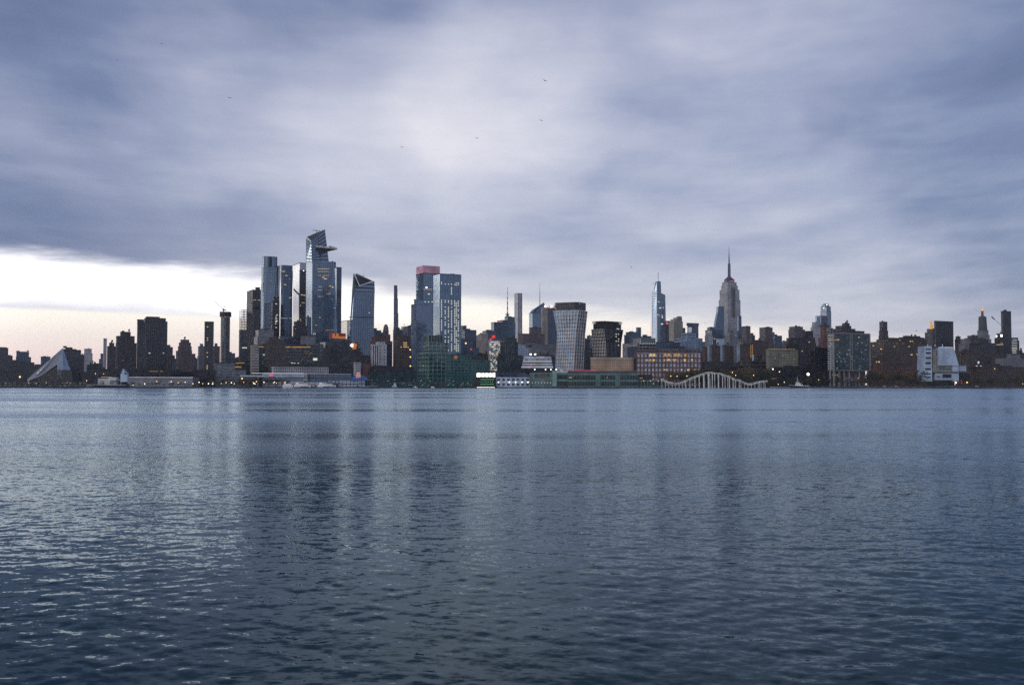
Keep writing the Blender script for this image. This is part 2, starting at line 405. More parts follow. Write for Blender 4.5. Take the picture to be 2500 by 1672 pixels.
def ground_rect(xl, xr, Y, phi, k=.8, xe=None, py=850, depth=None):
    ph = math.radians(phi); c, s = math.cos(ph), math.sin(ph)
    ul, ur = xat(xl, 1, py), xat(xr, 1, py)
    def solve(xe):
        XE = xat(xe, Y, py)
        t_ = (ur * Y - XE) / max(.05, c - ur * s)
        den = s + ul * c
        s_ = (XE - ul * Y) / max(.05, den)
        return XE, t_, s_
    if xe is None:
        if s + ul * c < .1: xe = xl
        else:
            lo, hi = xl, xr
            for _ in range(40):
                xe = (lo + hi) / 2; XE, t_, s_ = solve(xe)
                if s_ > k * t_: hi = xe
                else: lo = xe
        XE, t_, s_ = solve(xe)
        s_ = max(s_, 8) if xe > xl + .5 else k * t_
    else: XE, t_, s_ = solve(xe); s_ = max(s_, 6)
    if depth: s_ = depth
    E = Vector((XE, Y, 0)); d2 = Vector((c, s, 0)); d1 = Vector((-s, c, 0))
    return E, d2, d1, t_, s_

class Rec: pass
rnd = random.Random(7)
def tower(name, label, Y, style, tiers, k=.8, phi=28, base=1.9, group=None, cat='building', clutter=1, depth=None, tiername='setback'):
    """tiers from the top down: (left, right, top[, corner]) in photograph pixels at distance Y"""
    R = Rec(); R.faces = []; R.phi = phi
    low = tiers[-1]
    rows = []
    for ti in reversed(tiers):
        xe = ti[3] if len(ti) > 3 else None
        rows.append([ti, xe])
    z0 = base; E0 = None
    for n, (ti, xe) in enumerate(rows):
        yy = Y
        if E0 is not None:
            for _ in range(6):
                E, d2, d1, t_, s_ = ground_rect(ti[0], ti[1], yy, phi, k, xe, ti[2], depth)
                yy = Y + max(0, (E.x - E0.x) * math.tan(math.radians(phi))) + 1.5 * n
        E, d2, d1, t_, s_ = ground_rect(ti[0], ti[1], yy, phi, k, xe, ti[2], depth)
        if E0 is None:
            E0 = E; R.root = empty(name, (E.x, E.y, base), label, cat, group)
        z1 = zat(ti[2], yy)
        if z1 <= z0 + .5: z1 = z0 + 3
        pts = [E, E + d2 * t_, E + d2 * t_ + d1 * s_, E + d1 * s_]
        bot = [Vector((p.x, p.y, z0)) for p in pts]; top = [Vector((p.x, p.y, z1)) for p in pts]
        st = ST[style] if isinstance(style, str) else style
        stt = ti[4] if len(ti) > 4 else st
        if isinstance(stt, str): stt = ST[stt]
        shell(R.root, bot, top, stt, 'glass_core' if n == 0 else tiername)
        R.faces.append((E, d2, t_, z0, z1, Vector((math.sin(math.radians(phi)), -math.cos(math.radians(phi)), 0)), math.radians(phi)))
        R.faces.append((E + d1 * s_, -d1, s_, z0, z1, Vector((-math.cos(math.radians(phi)), -math.sin(math.radians(phi)), 0)), math.radians(phi - 90)))
        # parapet
        pr = MB(); o = .35
        for a, b_ in ((0, 1), (3, 0)):
            A, B = pts[a], pts[b_]; nn = Vector(((B - A).y, -(B - A).x, 0)).normalized() * (o + .6)
            A2, B2 = A + nn, B + nn; I = -nn.normalized() * 1.2
            pr.prism([Vector((q.x, q.y, z1 - .4)) for q in (A2, B2, B2 + I * 1.6, A2 + I * 1.6)], [Vector((q.x, q.y, z1 + 1.1)) for q in (A2, B2, B2 + I * 1.6, A2 + I * 1.6)])
        pr.build('parapet', M[stt[1]], R.root)
        z0 = z1
    R.top = (E, d2, d1, t_, s_, z1)
    if clutter and t_ > 9:
        for q in range(clutter + (1 if t_ > 25 else 0)):
            w = rnd.uniform(.15, .35) * t_; a = rnd.uniform(.05, .95 - w / t_) * t_; dd = min(s_ * .5, w)
            o_ = E + d2 * a + d1 * rnd.uniform(.1, .4) * s_
            h = rnd.uniform(2.0, 4.5); mb = MB()
            pp = [o_, o_ + d2 * w, o_ + d2 * w + d1 * dd, o_ + d1 * dd]
            mb.prism([Vector((p.x, p.y, z1 - .2)) for p in pp], [Vector((p.x, p.y, z1 + h)) for p in pp])
            mb.build('roof_plant', M['roof_dark'], R.root)
        if style in ('brick', 'brown', 'dark', 'tan', 'purple', 'grey', 'night') and Y < 2450:
            for q in range(1 + (t_ > 30)):
                o_ = E + d2 * rnd.uniform(.12, .88) * t_ + d1 * rnd.uniform(.15, .5) * s_; k2 = rnd.uniform(1.5, 2.3); zb_ = z1 + rnd.uniform(2, 3.5); mb = MB()
                mb.lathe([(k2, zb_), (k2, zb_ + 3.6), (k2 * 1.08, zb_ + 3.6), (.1, zb_ + 5.2)], (o_.x, o_.y), 9)
                for a_ in range(4): mb.bar((o_.x + k2 * .8 * math.cos(a_ * 1.57), o_.y + k2 * .8 * math.sin(a_ * 1.57), z1 - .2), (o_.x + k2 * .8 * math.cos(a_ * 1.57), o_.y + k2 * .8 * math.sin(a_ * 1.57), zb_ + .1), .15, 4)
                mb.build('water_tank', M['bark' if 'bark' in M else 'roof_dark'], R.root)
        if rnd.random() < .4 and clutter < 5:
            o_ = E + d2 * rnd.uniform(.2, .8) * t_ + d1 * .3 * s_; mb = MB()
            mb.bar((o_.x, o_.y, z1), (o_.x, o_.y, z1 + rnd.uniform(5, 10)), .25, 4); mb.build('roof_mast', M['steel_dark'], R.root)
    return R

LW = {}
def litmesh():
    if 'm' not in LW:
        mb = MB(); mb.box(-.5, .5, -.5, .5, -.5, .5)
        me = bpy.data.meshes.new('window'); me.from_pydata(mb.v, [], mb.f); LW['m'] = me
    return LW['m']
def litobj(root, loc, ang, w, h, mname, name='window', label='lit window', dep=1.0):
    key = (mname, name)
    if key not in LW:
        me = litmesh().copy(); me.name = name; me.materials.append(M[mname]); LW[key] = me
    o = bpy.data.objects.new(name, LW[key]); C.objects.link(o); o.parent = root
    r = root
    org = root.location.copy()
    while r.parent is not None: r = r.parent; org += r.location
    o.location = Vector(loc) - org; o.rotation_euler = (0, 0, ang); o.scale = (w, dep, h)
    if label: o['label'] = label
    return o
def lit(R, spots, mname, w=2.4, h=1.7, proud=.55, **kw):
    """light up single windows where the photograph shows them (photograph pixels -> point on the facade)"""
    for sp in spots:
        px, py = sp[:2]; ww = sp[2] if len(sp) > 2 else w; hh = sp[3] if len(sp) > 3 else h
        r = ray(px, py); best = None
        for (E, d2, L, z0, z1, n, ang) in R.faces:
            den = r[0] * n.x + r[1] * n.y
            if den > -.02: continue
            tt = (E.x * n.x + E.y * n.y) / den
            X, Yy, Z = r[0] * tt, r[1] * tt, CAMH + r[2] * tt
            s_ = (Vector((X, Yy, 0)) - E).dot(d2)
            if -1 < s_ < L + 1 and z0 - 1 < Z < z1 + 1 and (best is None or tt < best[0]): best = (tt, X, Yy, Z, n, ang)
        if best is None: continue
        tt, X, Yy, Z, n, ang = best
        litobj(R.root, (X + n.x * proud, Yy + n.y * proud, Z), ang, ww, hh, mname, **kw)
def scatter(x0, x1, y0, y1, n, seed=0, w=(1.6, 4), h=1.5):
    r = random.Random(seed); return [(r.uniform(x0, x1), r.uniform(y0, y1), r.uniform(*w), h) for _ in range(n)]
def rowpts(x0, x1, y, step, w, h, seed=1, drop=.1):
    r = random.Random(seed); n = int((x1 - x0) / step)
    return [(x0 + i * step + step / 2, y, w, h) for i in range(n) if r.random() > drop]

# ------------------------------------------------------------------ ground, seawall, promenade
SH = 1518.0
mb = MB(); mb.box(-9000, 9000, SH + 4, 12000, -6, 1.9); mb.build('ground', M['ground_dark'], kind='structure')
mb = MB(); mb.box(-9000, 9000, SH, SH + 4, -6, 1.3); mb.build('seawall', M['seawall_stone'], kind='structure')

# ------------------------------------------------------------------ ordinary towers, left to right
def T(*a, **k): return tower(*a, **k)
A = 'apartment_tower'; O = 'office_tower'; L_ = 'low_building'
T(A, 'dark stepped apartment block at the far left end of the skyline', 2600, 'night', [(-24, 16, 848), (-24, 26, 867), (-24, 40, 879)], phi=20)
T(A, 'blocky dark blue tower with two raised corners, left of the white sloping pyramid', 2700, 'slate', [(66, 71, 856), (41, 48, 857), (41, 71, 859), (40, 76, 872)], clutter=0)
T(L_, 'dark low block filling in below the blue tower left of the pyramid', 2500, 'night', [(27, 84, 885), (20, 100, 894)])
T(O, 'small box topped pale blue block seen above the slope of the white pyramid', 2700, 'slate', [(101, 123, 871), (86, 126, 890)])
T(A, 'black apartment tower with a stepped sloping roof, rising behind the white pyramid', 1830, 'night', [(155, 163, 846), (160, 177, 849), (154, 187, 853), (153, 198, 855)], phi=24)
T(A, 'dark shoulder block leaning on the right of the black tower by the pyramid', 2100, 'night', [(194, 206, 867)])
T(O, 'pale grey tower with narrow shoulders behind the dark blocks right of the pyramid', 2900, 'light', [(207, 224, 852), (206, 226, 863), (204, 228, 880)])
T(L_, 'low dark slab in front of the pale grey shouldered tower', 2300, 'night', [(214, 250, 891)])
T(O, 'small stepped blue tower left of the thin pale stack', 2800, 'slate', [(246, 254, 864), (242, 256, 877), (232, 258, 889)])
T(A, 'very thin pale tower standing at the left side of a brown one', 2450, 'limestone_thin' if 0 else 'light', [(253, 261, 827)], clutter=0, k=.5)
T(A, 'brown brick tower with a small square penthouse, right of the thin pale tower', 2300, 'dark', [(267, 279, 838), (262, 286, 846)])
r = T(A, 'broad dark brick tower with stepped top, immediately left of the tall twin slab', 2050, 'dark', [(294, 319, 811), (284, 329, 821), (283, 334, 838)])
lit(r, [(300, 880, 3, 1.4)], 'window_dim')
# twin slab
r = T(A, 'tallest black slab tower on the left with a pale slot down its left edge', 1850, 'night', [(336, 352, 781), (336, 354, 790)], clutter=0, k=.5)
r.root['label'] = 'narrow dark wing standing against the left side of the tall black slab'
r = T(A, 'tall broad black slab tower with stepped right shoulder', 1890, 'night', [(356, 390, 774), (353, 405, 777), (352, 409, 785)], clutter=0)
lit(r, [(365, 862, 3, 1.5), (399, 862, 2, 1.2)], 'window_pale'); mbm = MB()
T(A, 'small stepped block tucked against the right of the tall black slab', 2300, 'dark', [(409, 416, 843), (408, 422, 848)])
T(L_, 'small low block in the dip right of the tall black slab', 2600, 'slate', [(410, 427, 868), (400, 432, 876)])
T(A, 'dark wedding cake tower with shoulders, alone between two gaps of bright sky', 2300, 'purple', [(441, 462, 830), (437, 466, 837), (435, 468, 846), (430, 469, 857), (430, 477, 864)])
T(L_, 'low blue grey block right of the dark wedding cake tower', 2700, 'slate', [(468, 488, 876), (440, 500, 892)])
T(A, 'grey tower with small square penthouse left of the slim black tower', 2400, 'grey', [(489, 496, 840), (484, 506, 846), (482, 512, 870)])
r = T(A, 'slim black tower with a column of lit windows', 1820, 'night', [(500, 522, 786)], clutter=0, k=1)
lit(r, [(506.5, 798, 2.4, 1.6), (506.5, 825), (506.5, 830), (506, 861), (506, 871), (506, 892), (505.5, 896), (505.5, 900)], 'window_warm', w=2, h=1.5)
T(A, 'grey brick tower with round water tank between slim black tower and round tower', 2500, 'purple', [(525, 531, 839), (521, 537, 846)])
T(L_, 'low blue block behind the round tower in the dip of bright sky', 2700, 'slate', [(555, 566, 860), (553, 574, 863), (550, 590, 875)])
T(L_, 'small low block touching the left edge of the open frame tower', 2800, 'slate', [(575, 592, 873)])

# --- Hudson Yards side
DY = 2250
r = T(O, 'half built tower with open lit floors at the left of the high cluster', 2150, ('window_glass', 'steel_dark', 3.6, 5, .3, .3, .4), [(584, 606, 806)], clutter=0)
lit(r, [(593, 849, 3.5, 2), (597, 849, 3.5, 2), (601, 849, 3, 2)], 'window_pale')
E, d2, d1, t_, s_, z1 = r.top
zt = zat(757, 2150); nfl = 12
for i in range(nfl + 1):
    z = z1 + (zt - z1) * i / nfl; mb = MB(); e = 2.0 if i < nfl - 1 else 0
    ins = 0 if i < 8 else 4
    pp = [E + d2 * ins, E + d2 * t_, E + d2 * t_ + d1 * s_, E + d2 * ins + d1 * s_]
    mb.prism([Vector((p.x, p.y, z)) for p in pp], [Vector((p.x, p.y, z + .8)) for p in pp]); mb.build('floor_slab', M['steel_dark'], r.root)
for a in (.04, .5, .96):
    for c_ in (.05, .95):
        p = E + d2 * a * t_ + d1 * c_ * s_; mb = MB(); mb.bar((p.x, p.y, z1), (p.x, p.y, zt + 1), .55, 4); mb.build('column', M['steel_dark'], r.root)
lit(r, [], 'window_warm')
for i in range(3, 9):
    z = z1 + (zt - z1) * (i - 2.5) / nfl
    for a in (.25, .72):
        p = E + d2 * a * t_ + d1 * s_ * .5
        litobj(r.root, (p.x, p.y, z), math.radians(28), t_ * .22, .9, 'window_dim', 'ceiling_light', 'work lights on an open floor')
r = T(O, 'black topped tower with pale left face, left of the tallest round shouldered tower', 2300, 'black', [(624, 635, 702, 625), (603, 637, 708, 617)], clutter=0)
lit(r, [(620, 732.5, 2.6, 1.4), (624, 732.5, 2, 1.2), (632, 732.5, 4, 1.2), (634, 733, 3, 1)], 'window_warm')
T(O, 'dark low tower with lit floor stack at the foot of the black topped tower', 2200, ('window_glass', 'brick_dark', 3.6, 4, .4, .4, .3), [(617, 637, 757)], clutter=0)
T(O, 'pale striped tower standing in front of the tall round shouldered tower', 2240, 'striped', [(646, 683, 737, 663)], clutter=2)
r = T(O, 'dark narrow tower with antennas against the pale striped one', 2215, 'black', [(666, 680, 727), (664.5, 683, 735, 665)], clutter=3)
lit(r, scatter(673, 677, 740, 800, 10, 3), 'window_pale', w=2, h=1.2)
T(O, 'slim sliver of tower between the two tall blue towers', 2460, 'mirror', [(672, 684, 650, 680)], clutter=0)
r = T(O, 'bright white mirror sided tower between the dark blue tower and the tallest one', 2780, 'mirror', [(716, 748, 642, 732)], clutter=0)
r2 = T(O, 'dark blue tower with lit tiers tucked behind the tallest tower at its left', 2740, ('black_glass', 'black_steel', 4, 5, .2, .3, .3), [(732, 749, 660, 732.5)], clutter=0)
lit(r2, [(741, 661, 2.5, 2)], 'lamp_white'); lit(r2, [(737, 720, 6, 2), (743, 721, 6, 2), (738, 739, 4, 1.2), (742, 739.5, 4, 1.2), (733.5, 746, 2.4, 2), (733.5, 779), (734, 783)], 'window_warm')
T(O, 'grey tower with curved bright roof at the foot of the dark lit tower', 2150, 'black', [(718, 738, 786), (716, 750, 796)], clutter=3)
T(O, 'narrow blue grey block left of the foot of the tallest tower', 2200, 'slate', [(748, 760, 775, 750)], clutter=1)
T(O, 'dark blue slab tower behind the right side of the tallest tower', 2600, 'deep', [(803, 820, 640, 804), (812, 834, 653, 822)], k=.7)
r = T(O, 'blue tower base block with lit upper row, front of the tallest tower', 2250, 'deep', [(764, 800, 812), (756, 812, 818)], clutter=1)
lit(r, rowpts(792, 822, 806, 3, 1.8, 1.2), 'window_amber')
r = T(O, 'dark blue block crowned by a glowing orange rooftop band', 2050, 'deep', [(806, 850, 828), (780, 852, 835)], clutter=0)
E, d2, d1, t_, s_, z1 = ground_rect(803, 844, 2060, 28, py=820)[:5] + (0,)
zb, zt = zat(827, 2060), zat(813, 2060); mb = MB(); pp = [E, E + d2 * t_, E + d2 * t_ + d1 * 20, E + d1 * 20]
mb.prism([Vector((p.x, p.y, zb)) for p in pp], [Vector((p.x, p.y, zt)) for p in pp]); mb.build('rooftop_screen', M['rust_red'], r.root)
for i in range(15):
    p = E + d2 * (t_ * (i + .5) / 15) + Vector((.47, -.88, 0)) * .6
    hh = (zt - zb) * (1 if i < 7 and i % 4 < 3 else .5)
    litobj(r.root, (p.x, p.y, zb + hh * .5), math.radians(28), t_ / 22, hh * .85, 'sign_orange', 'light_panel', None)
T(O, 'pale mirror sided block seen in the gap left of the slanted top tower', 2700, 'mirror', [(829, 852, 783, 848)], clutter=0)
T(L_, 'dark block in front of the gap between the tallest and slanted top towers', 1950, 'night', [(800, 864, 836), (790, 880, 850)], clutter=2)
T(O, 'blue tower foot narrow slab under the left edge of the slanted top tower', 2100, 'blue', [(853, 863, 782, 858), (850, 866, 840, 858)], clutter=0)
T(L_, 'dark stepped roof building with raised bars, right of the slanted top tower', 2500, 'slate', [(914, 920, 802), (912, 931, 807), (908, 936, 812)], clutter=3)
T(O, 'stepped base block of the dome topped tower', 3050, 'purple', [(932, 953, 817, 938)], clutter=0)
T(O, 'very slender tapering skyscraper alone above the low blocks', 3900, ('grey_glass', 'purple_stone' if 0 else 'slate_blue', 5, 3.4, .4, .3, .4), [(962, 970, 697), (962, 970.5, 706), (961.5, 971.5, 730), (961.5, 972.5, 765), (961, 974, 800)], clutter=0, k=.9)
T(O, 'dark block with uneven roof left of the slender skyscraper foot', 3000, 'night', [(963, 976, 801), (960, 984, 806)], clutter=3)
T(O, 'pale office block with a thin mast right of the slender skyscraper', 3100, 'greyg', [(980, 1000, 798), (976, 1006, 803)], clutter=2)
T(O, 'dark block with tree like rooftop between pale office and striped tower', 2500, 'night', [(1004, 1012, 791), (997, 1018, 795)], clutter=3)
r = T(O, 'blue grey striped tower with bright left side in front of the pink topped one', 1985, 'striped', [(1014, 1034, 732, 1014), (1004, 1053, 743, 1016.5)], clutter=0)
r2 = T(O, 'mirror sided tower with black middle and pink screen crown', 2320, ('blue_glass', 'steel_dark', 4.2, 6, .05, .12, .2), [(1016, 1074, 667, 1033.5)], clutter=0)
E, d2, d1, t_, s_, z1 = r2.top; zt = zat(648, 2320); mb = MB(); pp = [E, E + d2 * t_, E + d2 * t_ + d1 * s_, E + d1 * s_]
mb.prism([Vector((p.x, p.y, z1)) for p in pp], [Vector((p.x, p.y, zt)) for p in pp]); mb.build('crown_screen', M['pink_screen'], r2.root)
lit(r2, [(1041, 702, 4, 2.5)], 'lamp_white'); lit(r2, rowpts(1034, 1056, 706.5, 2.6, 2, 1), 'window_warm', 2, 1)
lit(r2, [(1047, 718, 5, 2), (1038, 737, 2.6, 2), (1046, 737, 2.6, 2), (1055, 737, 2.6, 2)], 'window_pale')
lit(r, [(1020, 729, 5, 2), (1026, 729, 4, 2), (1031, 730, 2, 1)], 'parapet_red')
r = T(O, 'big blue glass tower with columns of lit windows and bright left side', 2050, 'blue', [(1058, 1126, 669, 1074)], clutter=1)
sp = []
rg = random.Random(4)
for j, y in enumerate(np.arange(733, 856, 4.05)):
    for cxx in (1077.8, 1086.8, 1094.5, 1102.2, 1110, 1118.6):
        if rg.random() < (.86 if cxx != 1094.5 else .72) and not (cxx in (1086.8, 1094.5, 1102.2) and 3 <= j % 14 <= 3): sp.append((cxx, y + (cxx - 1078) * .06))
    for cxx in (1113.8,):
        if rg.random() < .85: sp.append((cxx, y + 2.2))
sp += [(1077.8, 689), (1077.8, 693), (1087, 693.5), (1094.6, 694), (1102, 694), (1110, 695), (1113.5, 691), (1118.5, 691), (1118.5, 695), (1113.5, 696)]
sp += [(1102, y) for y in np.arange(702, 722, 4)]
sp += [(x, y) for y in (691, 694, 734, 738, 746) for x in (1065, 1068, 1071)]
lit(r, sp, 'window_pale', w=1.9, h=1.6)
r = T(O, 'brown brick loft tower with rows of lit windows beside the gridded green building', 1850, 'brown', [(968, 1000, 821), (965, 1002, 829), (962, 1004, 845)], clutter=1)
lit(r, [(x, y) for y in (837, 842, 847) for x in (983, 986, 989, 992) if (x + y) % 5] + [(979, 847), (996, 847.5)], 'window_warm', w=2.2, h=1.6)
lit(r, [(1001, 853.5), (1001.5, 871.5), (1001.5, 893.5)], 'lamp_warm', w=2.2, h=2.0)
T(O, 'dark blue block between brown loft tower and striped tower', 2300, 'slate', [(1000, 1018, 800), (995, 1020, 830)], clutter=0)
r = T(O, 'gridded green glass building with black louvred penthouse', 1800, 'green', [(1020, 1098, 862, 1047), ], clutter=0)
r.root['label'] = 'gridded green glass building with black louvred penthouse'
mb = MB()
for ti, stl in (((1021, 1094, 835, 1047), 'green'), ((1044, 1080, 818, 1045), ('black_glass', 'cladding_green_pale', 40, 5.2, .12, .04, .6))):
    E, d2, d1, t_, s_ = ground_rect(ti[0], ti[1], 1806, 28, xe=ti[3], py=ti[2]); s_ = 26
    z0 = zat(862 if ti[2] == 835 else 835, 1806); z1 = zat(ti[2], 1806); pp = [E, E + d2 * t_, E + d2 * t_ + d1 * s_, E + d1 * s_]
    if ti[2] == 818: pp = [p + Vector((0, 6, 0)) for p in pp]
    shell(r.root, [Vector((p.x, p.y, z0)) for p in pp], [Vector((p.x, p.y, z1)) for p in pp], stl, 'setback')
lit(r, [(1022, 858, 3, 1.5), (1034, 857, 3, 3), (1034, 893, 1.5, 1.5)], 'window_warm')
T(O, 'white office block with tall narrow vertical piers near the shore', 1790, 'vert', [(908, 924, 842, 909)], clutter=0)
T(O, 'pale grey concrete block joined to the right of the white ribbed block', 1830, ('window_glass', 'stone_light', 6, 9, .8, .5, .3), [(918, 940, 836), (916, 944, 842)], clutter=2)
T(O, 'dark glass mid rise with pale corner right of the pale grey concrete block', 1900, 'deep', [(938, 956, 840, 940)], clutter=1)
T(L_, 'dark reddish mid rise behind the white ribbed block', 2200, 'brick', [(908, 950, 823), (904, 958, 833)], clutter=2)
T(L_, 'pale brick warehouse with white gable left of the white ribbed block', 1760, ('window_glass', 'limestone', 4, 4, .5, .4, .3), [(864, 881, 886)], clutter=0)
T(L_, 'red brick warehouse beside the white ribbed block', 1770, 'brick', [(880, 907, 889)], clutter=1)
T(L_, 'dark long block behind the brick warehouses', 1850, 'dark', [(838, 905, 868), (832, 910, 880)], clutter=2)

# --- middle
T(O, 'dark stepped block touching the right edge of the big lit blue tower', 2600, 'slate', [(1126, 1139, 796), (1126, 1148, 803), (1124, 1163, 806)], clutter=1)
r = T(L_, 'wide dark mid rise with single lamps right of the big lit blue tower', 2300, 'slate', [(1120, 1150, 830), (1110, 1170, 850)], clutter=2)
lit(r, [(1137, 838, 3, 3)], 'lamp_warm'); lit(r, [(1150, 853, 3, 4)], 'sign_red')
T(O, 'tall beige slab standing behind a shorter one', 2700, ('window_glass', 'stone_beige', 4, 12, .9, .4, .3), [(1168, 1191, 816)], clutter=1)
T(O, 'short beige windowless slab in front of the taller beige slab', 2600, ('window_glass', 'stone_beige', 60, 40, .96, .96, .3), [(1166, 1180, 831)], clutter=0)
T(O, 'grey office block behind the red sign tower', 3000, 'slate', [(1178, 1212, 808), (1160, 1222, 818)], clutter=3)
r = T(O, 'dark blue tower with red lit sign and a tall striped mast', 3400, 'deep', [(1232, 1257, 774), (1214, 1257, 782), (1199, 1258, 787, 1206)], clutter=3)
E, d2, d1, t_, s_, z1 = r.top
p = at(1239, 774, 3420)
for i in range(12):
    mb = MB(); z = p.z + i * (zat(700, 3420) - p.z) / 12; z2 = p.z + (i + 1) * (zat(700, 3420) - p.z) / 12; rr = 2.6 * (1 - i / 13) + .3
    mb.bar((p.x, p.y, z), (p.x, p.y, z2), rr, 6, rr * .92); mb.build('mast_section', M['rust_red'] if i % 2 else M['white_trim'], r.root)
mb = MB(); mb.lathe([(9, p.z), (9, p.z + 2), (4, p.z + 3), (4, p.z + 7), (8, p.z + 8), (8, p.z + 10), (3, p.z + 11)], (p.x, p.y)); mb.build('mast_base', M['stone_grey'], r.root)
lit(r, [(1222, 784, 10, 5)], 'sign_red', proud=2, name='sign', label='red lit rooftop sign')
r = T(A, 'glittering tower with many small white lit windows and a red sign on top', 1850, ('grey_glass', 'stone_light', 3.6, 5, .25, .3, .6), [(1195, 1221, 832, 1197)], clutter=2, k=.5)
rg = random.Random(9); lit(r, [(rg.uniform(1196, 1219), 835 + 4.0 * rg.randint(0, 17), rg.uniform(1.4, 3.4), 1.5) for _ in range(75)], 'window_pale'); lit(r, [(rg.uniform(1196, 1219), 835 + 4.0 * rg.randint(0, 17), 2, 1.5) for _ in range(22)], 'window_amber')
z = zat(821, 1850)
for px_, py_, ww, hh in ((1205, 822, 6, 5), (1199, 828, 5, 3)):
    q = at(px_, py_, 1856); litobj(r.root, q, math.radians(10), ww, hh, 'sign_red', 'sign', 'red lit rooftop sign')
T(A, 'dark green round fronted mid rise right of the glittering tower', 1860, ('green_glass', 'steel_dark', 4, 5, .2, .3, .3), [(1220, 1262, 827), (1218, 1264, 836)], clutter=4)
T(A, 'dark leafy green low block at the foot of the glittering tower', 1800, ('green_glass', 'steel_dark', 4, 5, .3, .3, .3), [(1216, 1252, 870), (1214, 1276, 868)], clutter=2)
T(O, 'pale slender square supertall with two open bands', 4300, ('grey_glass', 'stone_light', 9, 9, .28, .26, .5), [(1256, 1275, 716, 1264)], clutter=0)
T(O, 'blue prism tower with faceted sloping roof and thin spire', 3300, 'blue', [(1292, 1336, 765, 1300)], clutter=0)
r = T(O, 'tan and navy banded tower crowned with glowing red and blue lights', 3000, ('deep_glass', 'slate_blue', 4, 5, .25, .3, .3), [(1326, 1360, 753, 1337)], clutter=1)
for px_, col_, ww in ((1331, 'lamp_white', 5), (1346, 'lamp_white', 6), (1338, 'sign_orange', 12), (1352, 'sign_orange', 14), (1343, 'sign_blue', 8), (1355, 'sign_blue', 10), (1328, 'sign_orange', 8)):
    q = at(px_, 748 if col_ != 'sign_orange' else 751.5, 3004); litobj(r.root, q, math.radians(28), ww, 5 if col_ == 'lamp_white' else 3, col_, 'roof_light', None)
T(O, 'tan ribbed slab tower in front of the blue prism tower', 2950, ('window_glass', 'stone_beige', 5, 5, .5, .3, .4), [(1322, 1337, 752, 1324)], clutter=0)
T(O, 'grey purple slab below the blue prism tower', 2700, 'purple', [(1292, 1322, 800), (1264, 1330, 815)], clutter=2, k=.4)
T(L_, 'pale gridded block peeking over the round fronted green building', 2200, ('window_glass', 'cladding_blue', 3.4, 4, .4, .4, .4), [(1266, 1282, 843), (1262, 1292, 851)], clutter=1)
T(O, 'grey striped slab right of the pale gridded block', 2300, 'grey', [(1284, 1312, 838), (1280, 1356, 842)], clutter=3)
r = T(L_, 'dark block with two rooftop floodlights behind the terraced white building', 1900, 'night', [(1300, 1352, 868), (1276, 1356, 872)], clutter=1)
lit(r, [(1295.5, 865, 5, 4), (1306, 865, 5, 4)], 'lamp_white', name='floodlight', label=None)
for x_ in (1295.5, 1306.5): q = at(x_, 865, 1898); litobj(r.root, q, 0, 3.4, 2.8, 'lamp_white', 'floodlight', None)
T(L_, 'dark mid rise at the right foot of the tan lattice tower', 1900, 'night', [(1425, 1440, 830), (1420, 1448, 850)], clutter=3)
T(O, 'small pale blue far block between the two lattice towers', 3200, 'greyg', [(1433, 1445, 820), (1430, 1450, 828)], clutter=1)
T(O, 'wide blue office block with lit corner right of the smaller lattice tower', 2600, 'deep', [(1528, 1560, 811), (1524, 1562, 818, 1536)], clutter=1)
r = T(O, 'thin dark tower with pale left side poking up behind the wide blue office block', 3000, 'slate', [(1553, 1565, 800, 1557)], clutter=0)
T(L_, 'low pale blue block at the foot of the wide blue office', 2300, 'greyg', [(1545, 1600, 826), (1520, 1620, 838)], clutter=4)
T(O, 'dark flat block behind the foot of the tapering glass spire tower', 3000, 'slate', [(1569, 1580, 818), (1565, 1590, 821)], clutter=1)
T(O, 'low dark slab behind the brick warehouse roof', 2200, 'slate', [(1560, 1660, 836), (1530, 1672, 845)], clutter=4)
r = T(O, 'small dark tower with a red lamp beside the tapering glass spire tower', 3300, 'dark', [(1625, 1636, 784)], clutter=0)
q = at(1628.5, 789, 3290); litobj(r.root, q, 0, 7, 7, 'sign_pink', 'beacon', None)
T(O, 'olive tower with curved rising roofline', 3000, 'olive', [(1652, 1664, 773), (1644, 1665, 776), (1637, 1665, 780), (1633, 1667, 785, 1645)], clutter=0)
T(O, 'thin dark block on the right side of the curved roof olive tower', 3200, 'slate', [(1660, 1673, 801)], clutter=0)
r = T(O, 'tower with flared cornice and one bright white panel', 3300, 'slate', [(1678, 1706, 789, 1679), (1680, 1705, 795, 1681)], clutter=0)
T(O, 'wide round shouldered blue block with ribbon windows behind the brick warehouse', 2350, ('deep_glass', 'cladding_blue', 4.4, 30, .02, .34, .4), [(1664, 1698, 815), (1650, 1715, 826), (1640, 1722, 834)], clutter=1)
r = T(O, 'dark stepped block with a yellow lit row left of the art deco spire tower', 2600, 'slate', [(1727, 1745, 800), (1722, 1764, 806), (1721, 1770, 820)], clutter=2)
lit(r, rowpts(1726, 1736, 811, 3, 2.5, 1.6, drop=0) + [(1744, 827, 4, 2)], 'window_warm')
T(O, 'white slab in front of the art deco tower', 2350, ('window_glass', 'cladding_blue', 60, 30, .95, .95, .3), [(1749, 1768, 828)], clutter=0)
T(O, 'olive grey mid rise in front of the art deco tower, right of the white slab', 2380, 'grey', [(1776, 1792, 812), (1768, 1801, 822)], clutter=1)
T(O, 'thin black tower at the right edge of the art deco tower', 2900, 'deep', [(1799, 1810, 772)], clutter=0)
T(O, 'brown tower with tan left side and dark right side, right of the art deco tower', 3000, 'purple', [(1810, 1832, 797, 1822)], clutter=1)
T(L_, 'dark block topped by a round water tank right of the brown tan tower', 2700, 'dark', [(1833, 1839, 814), (1831, 1843, 819)], clutter=0)
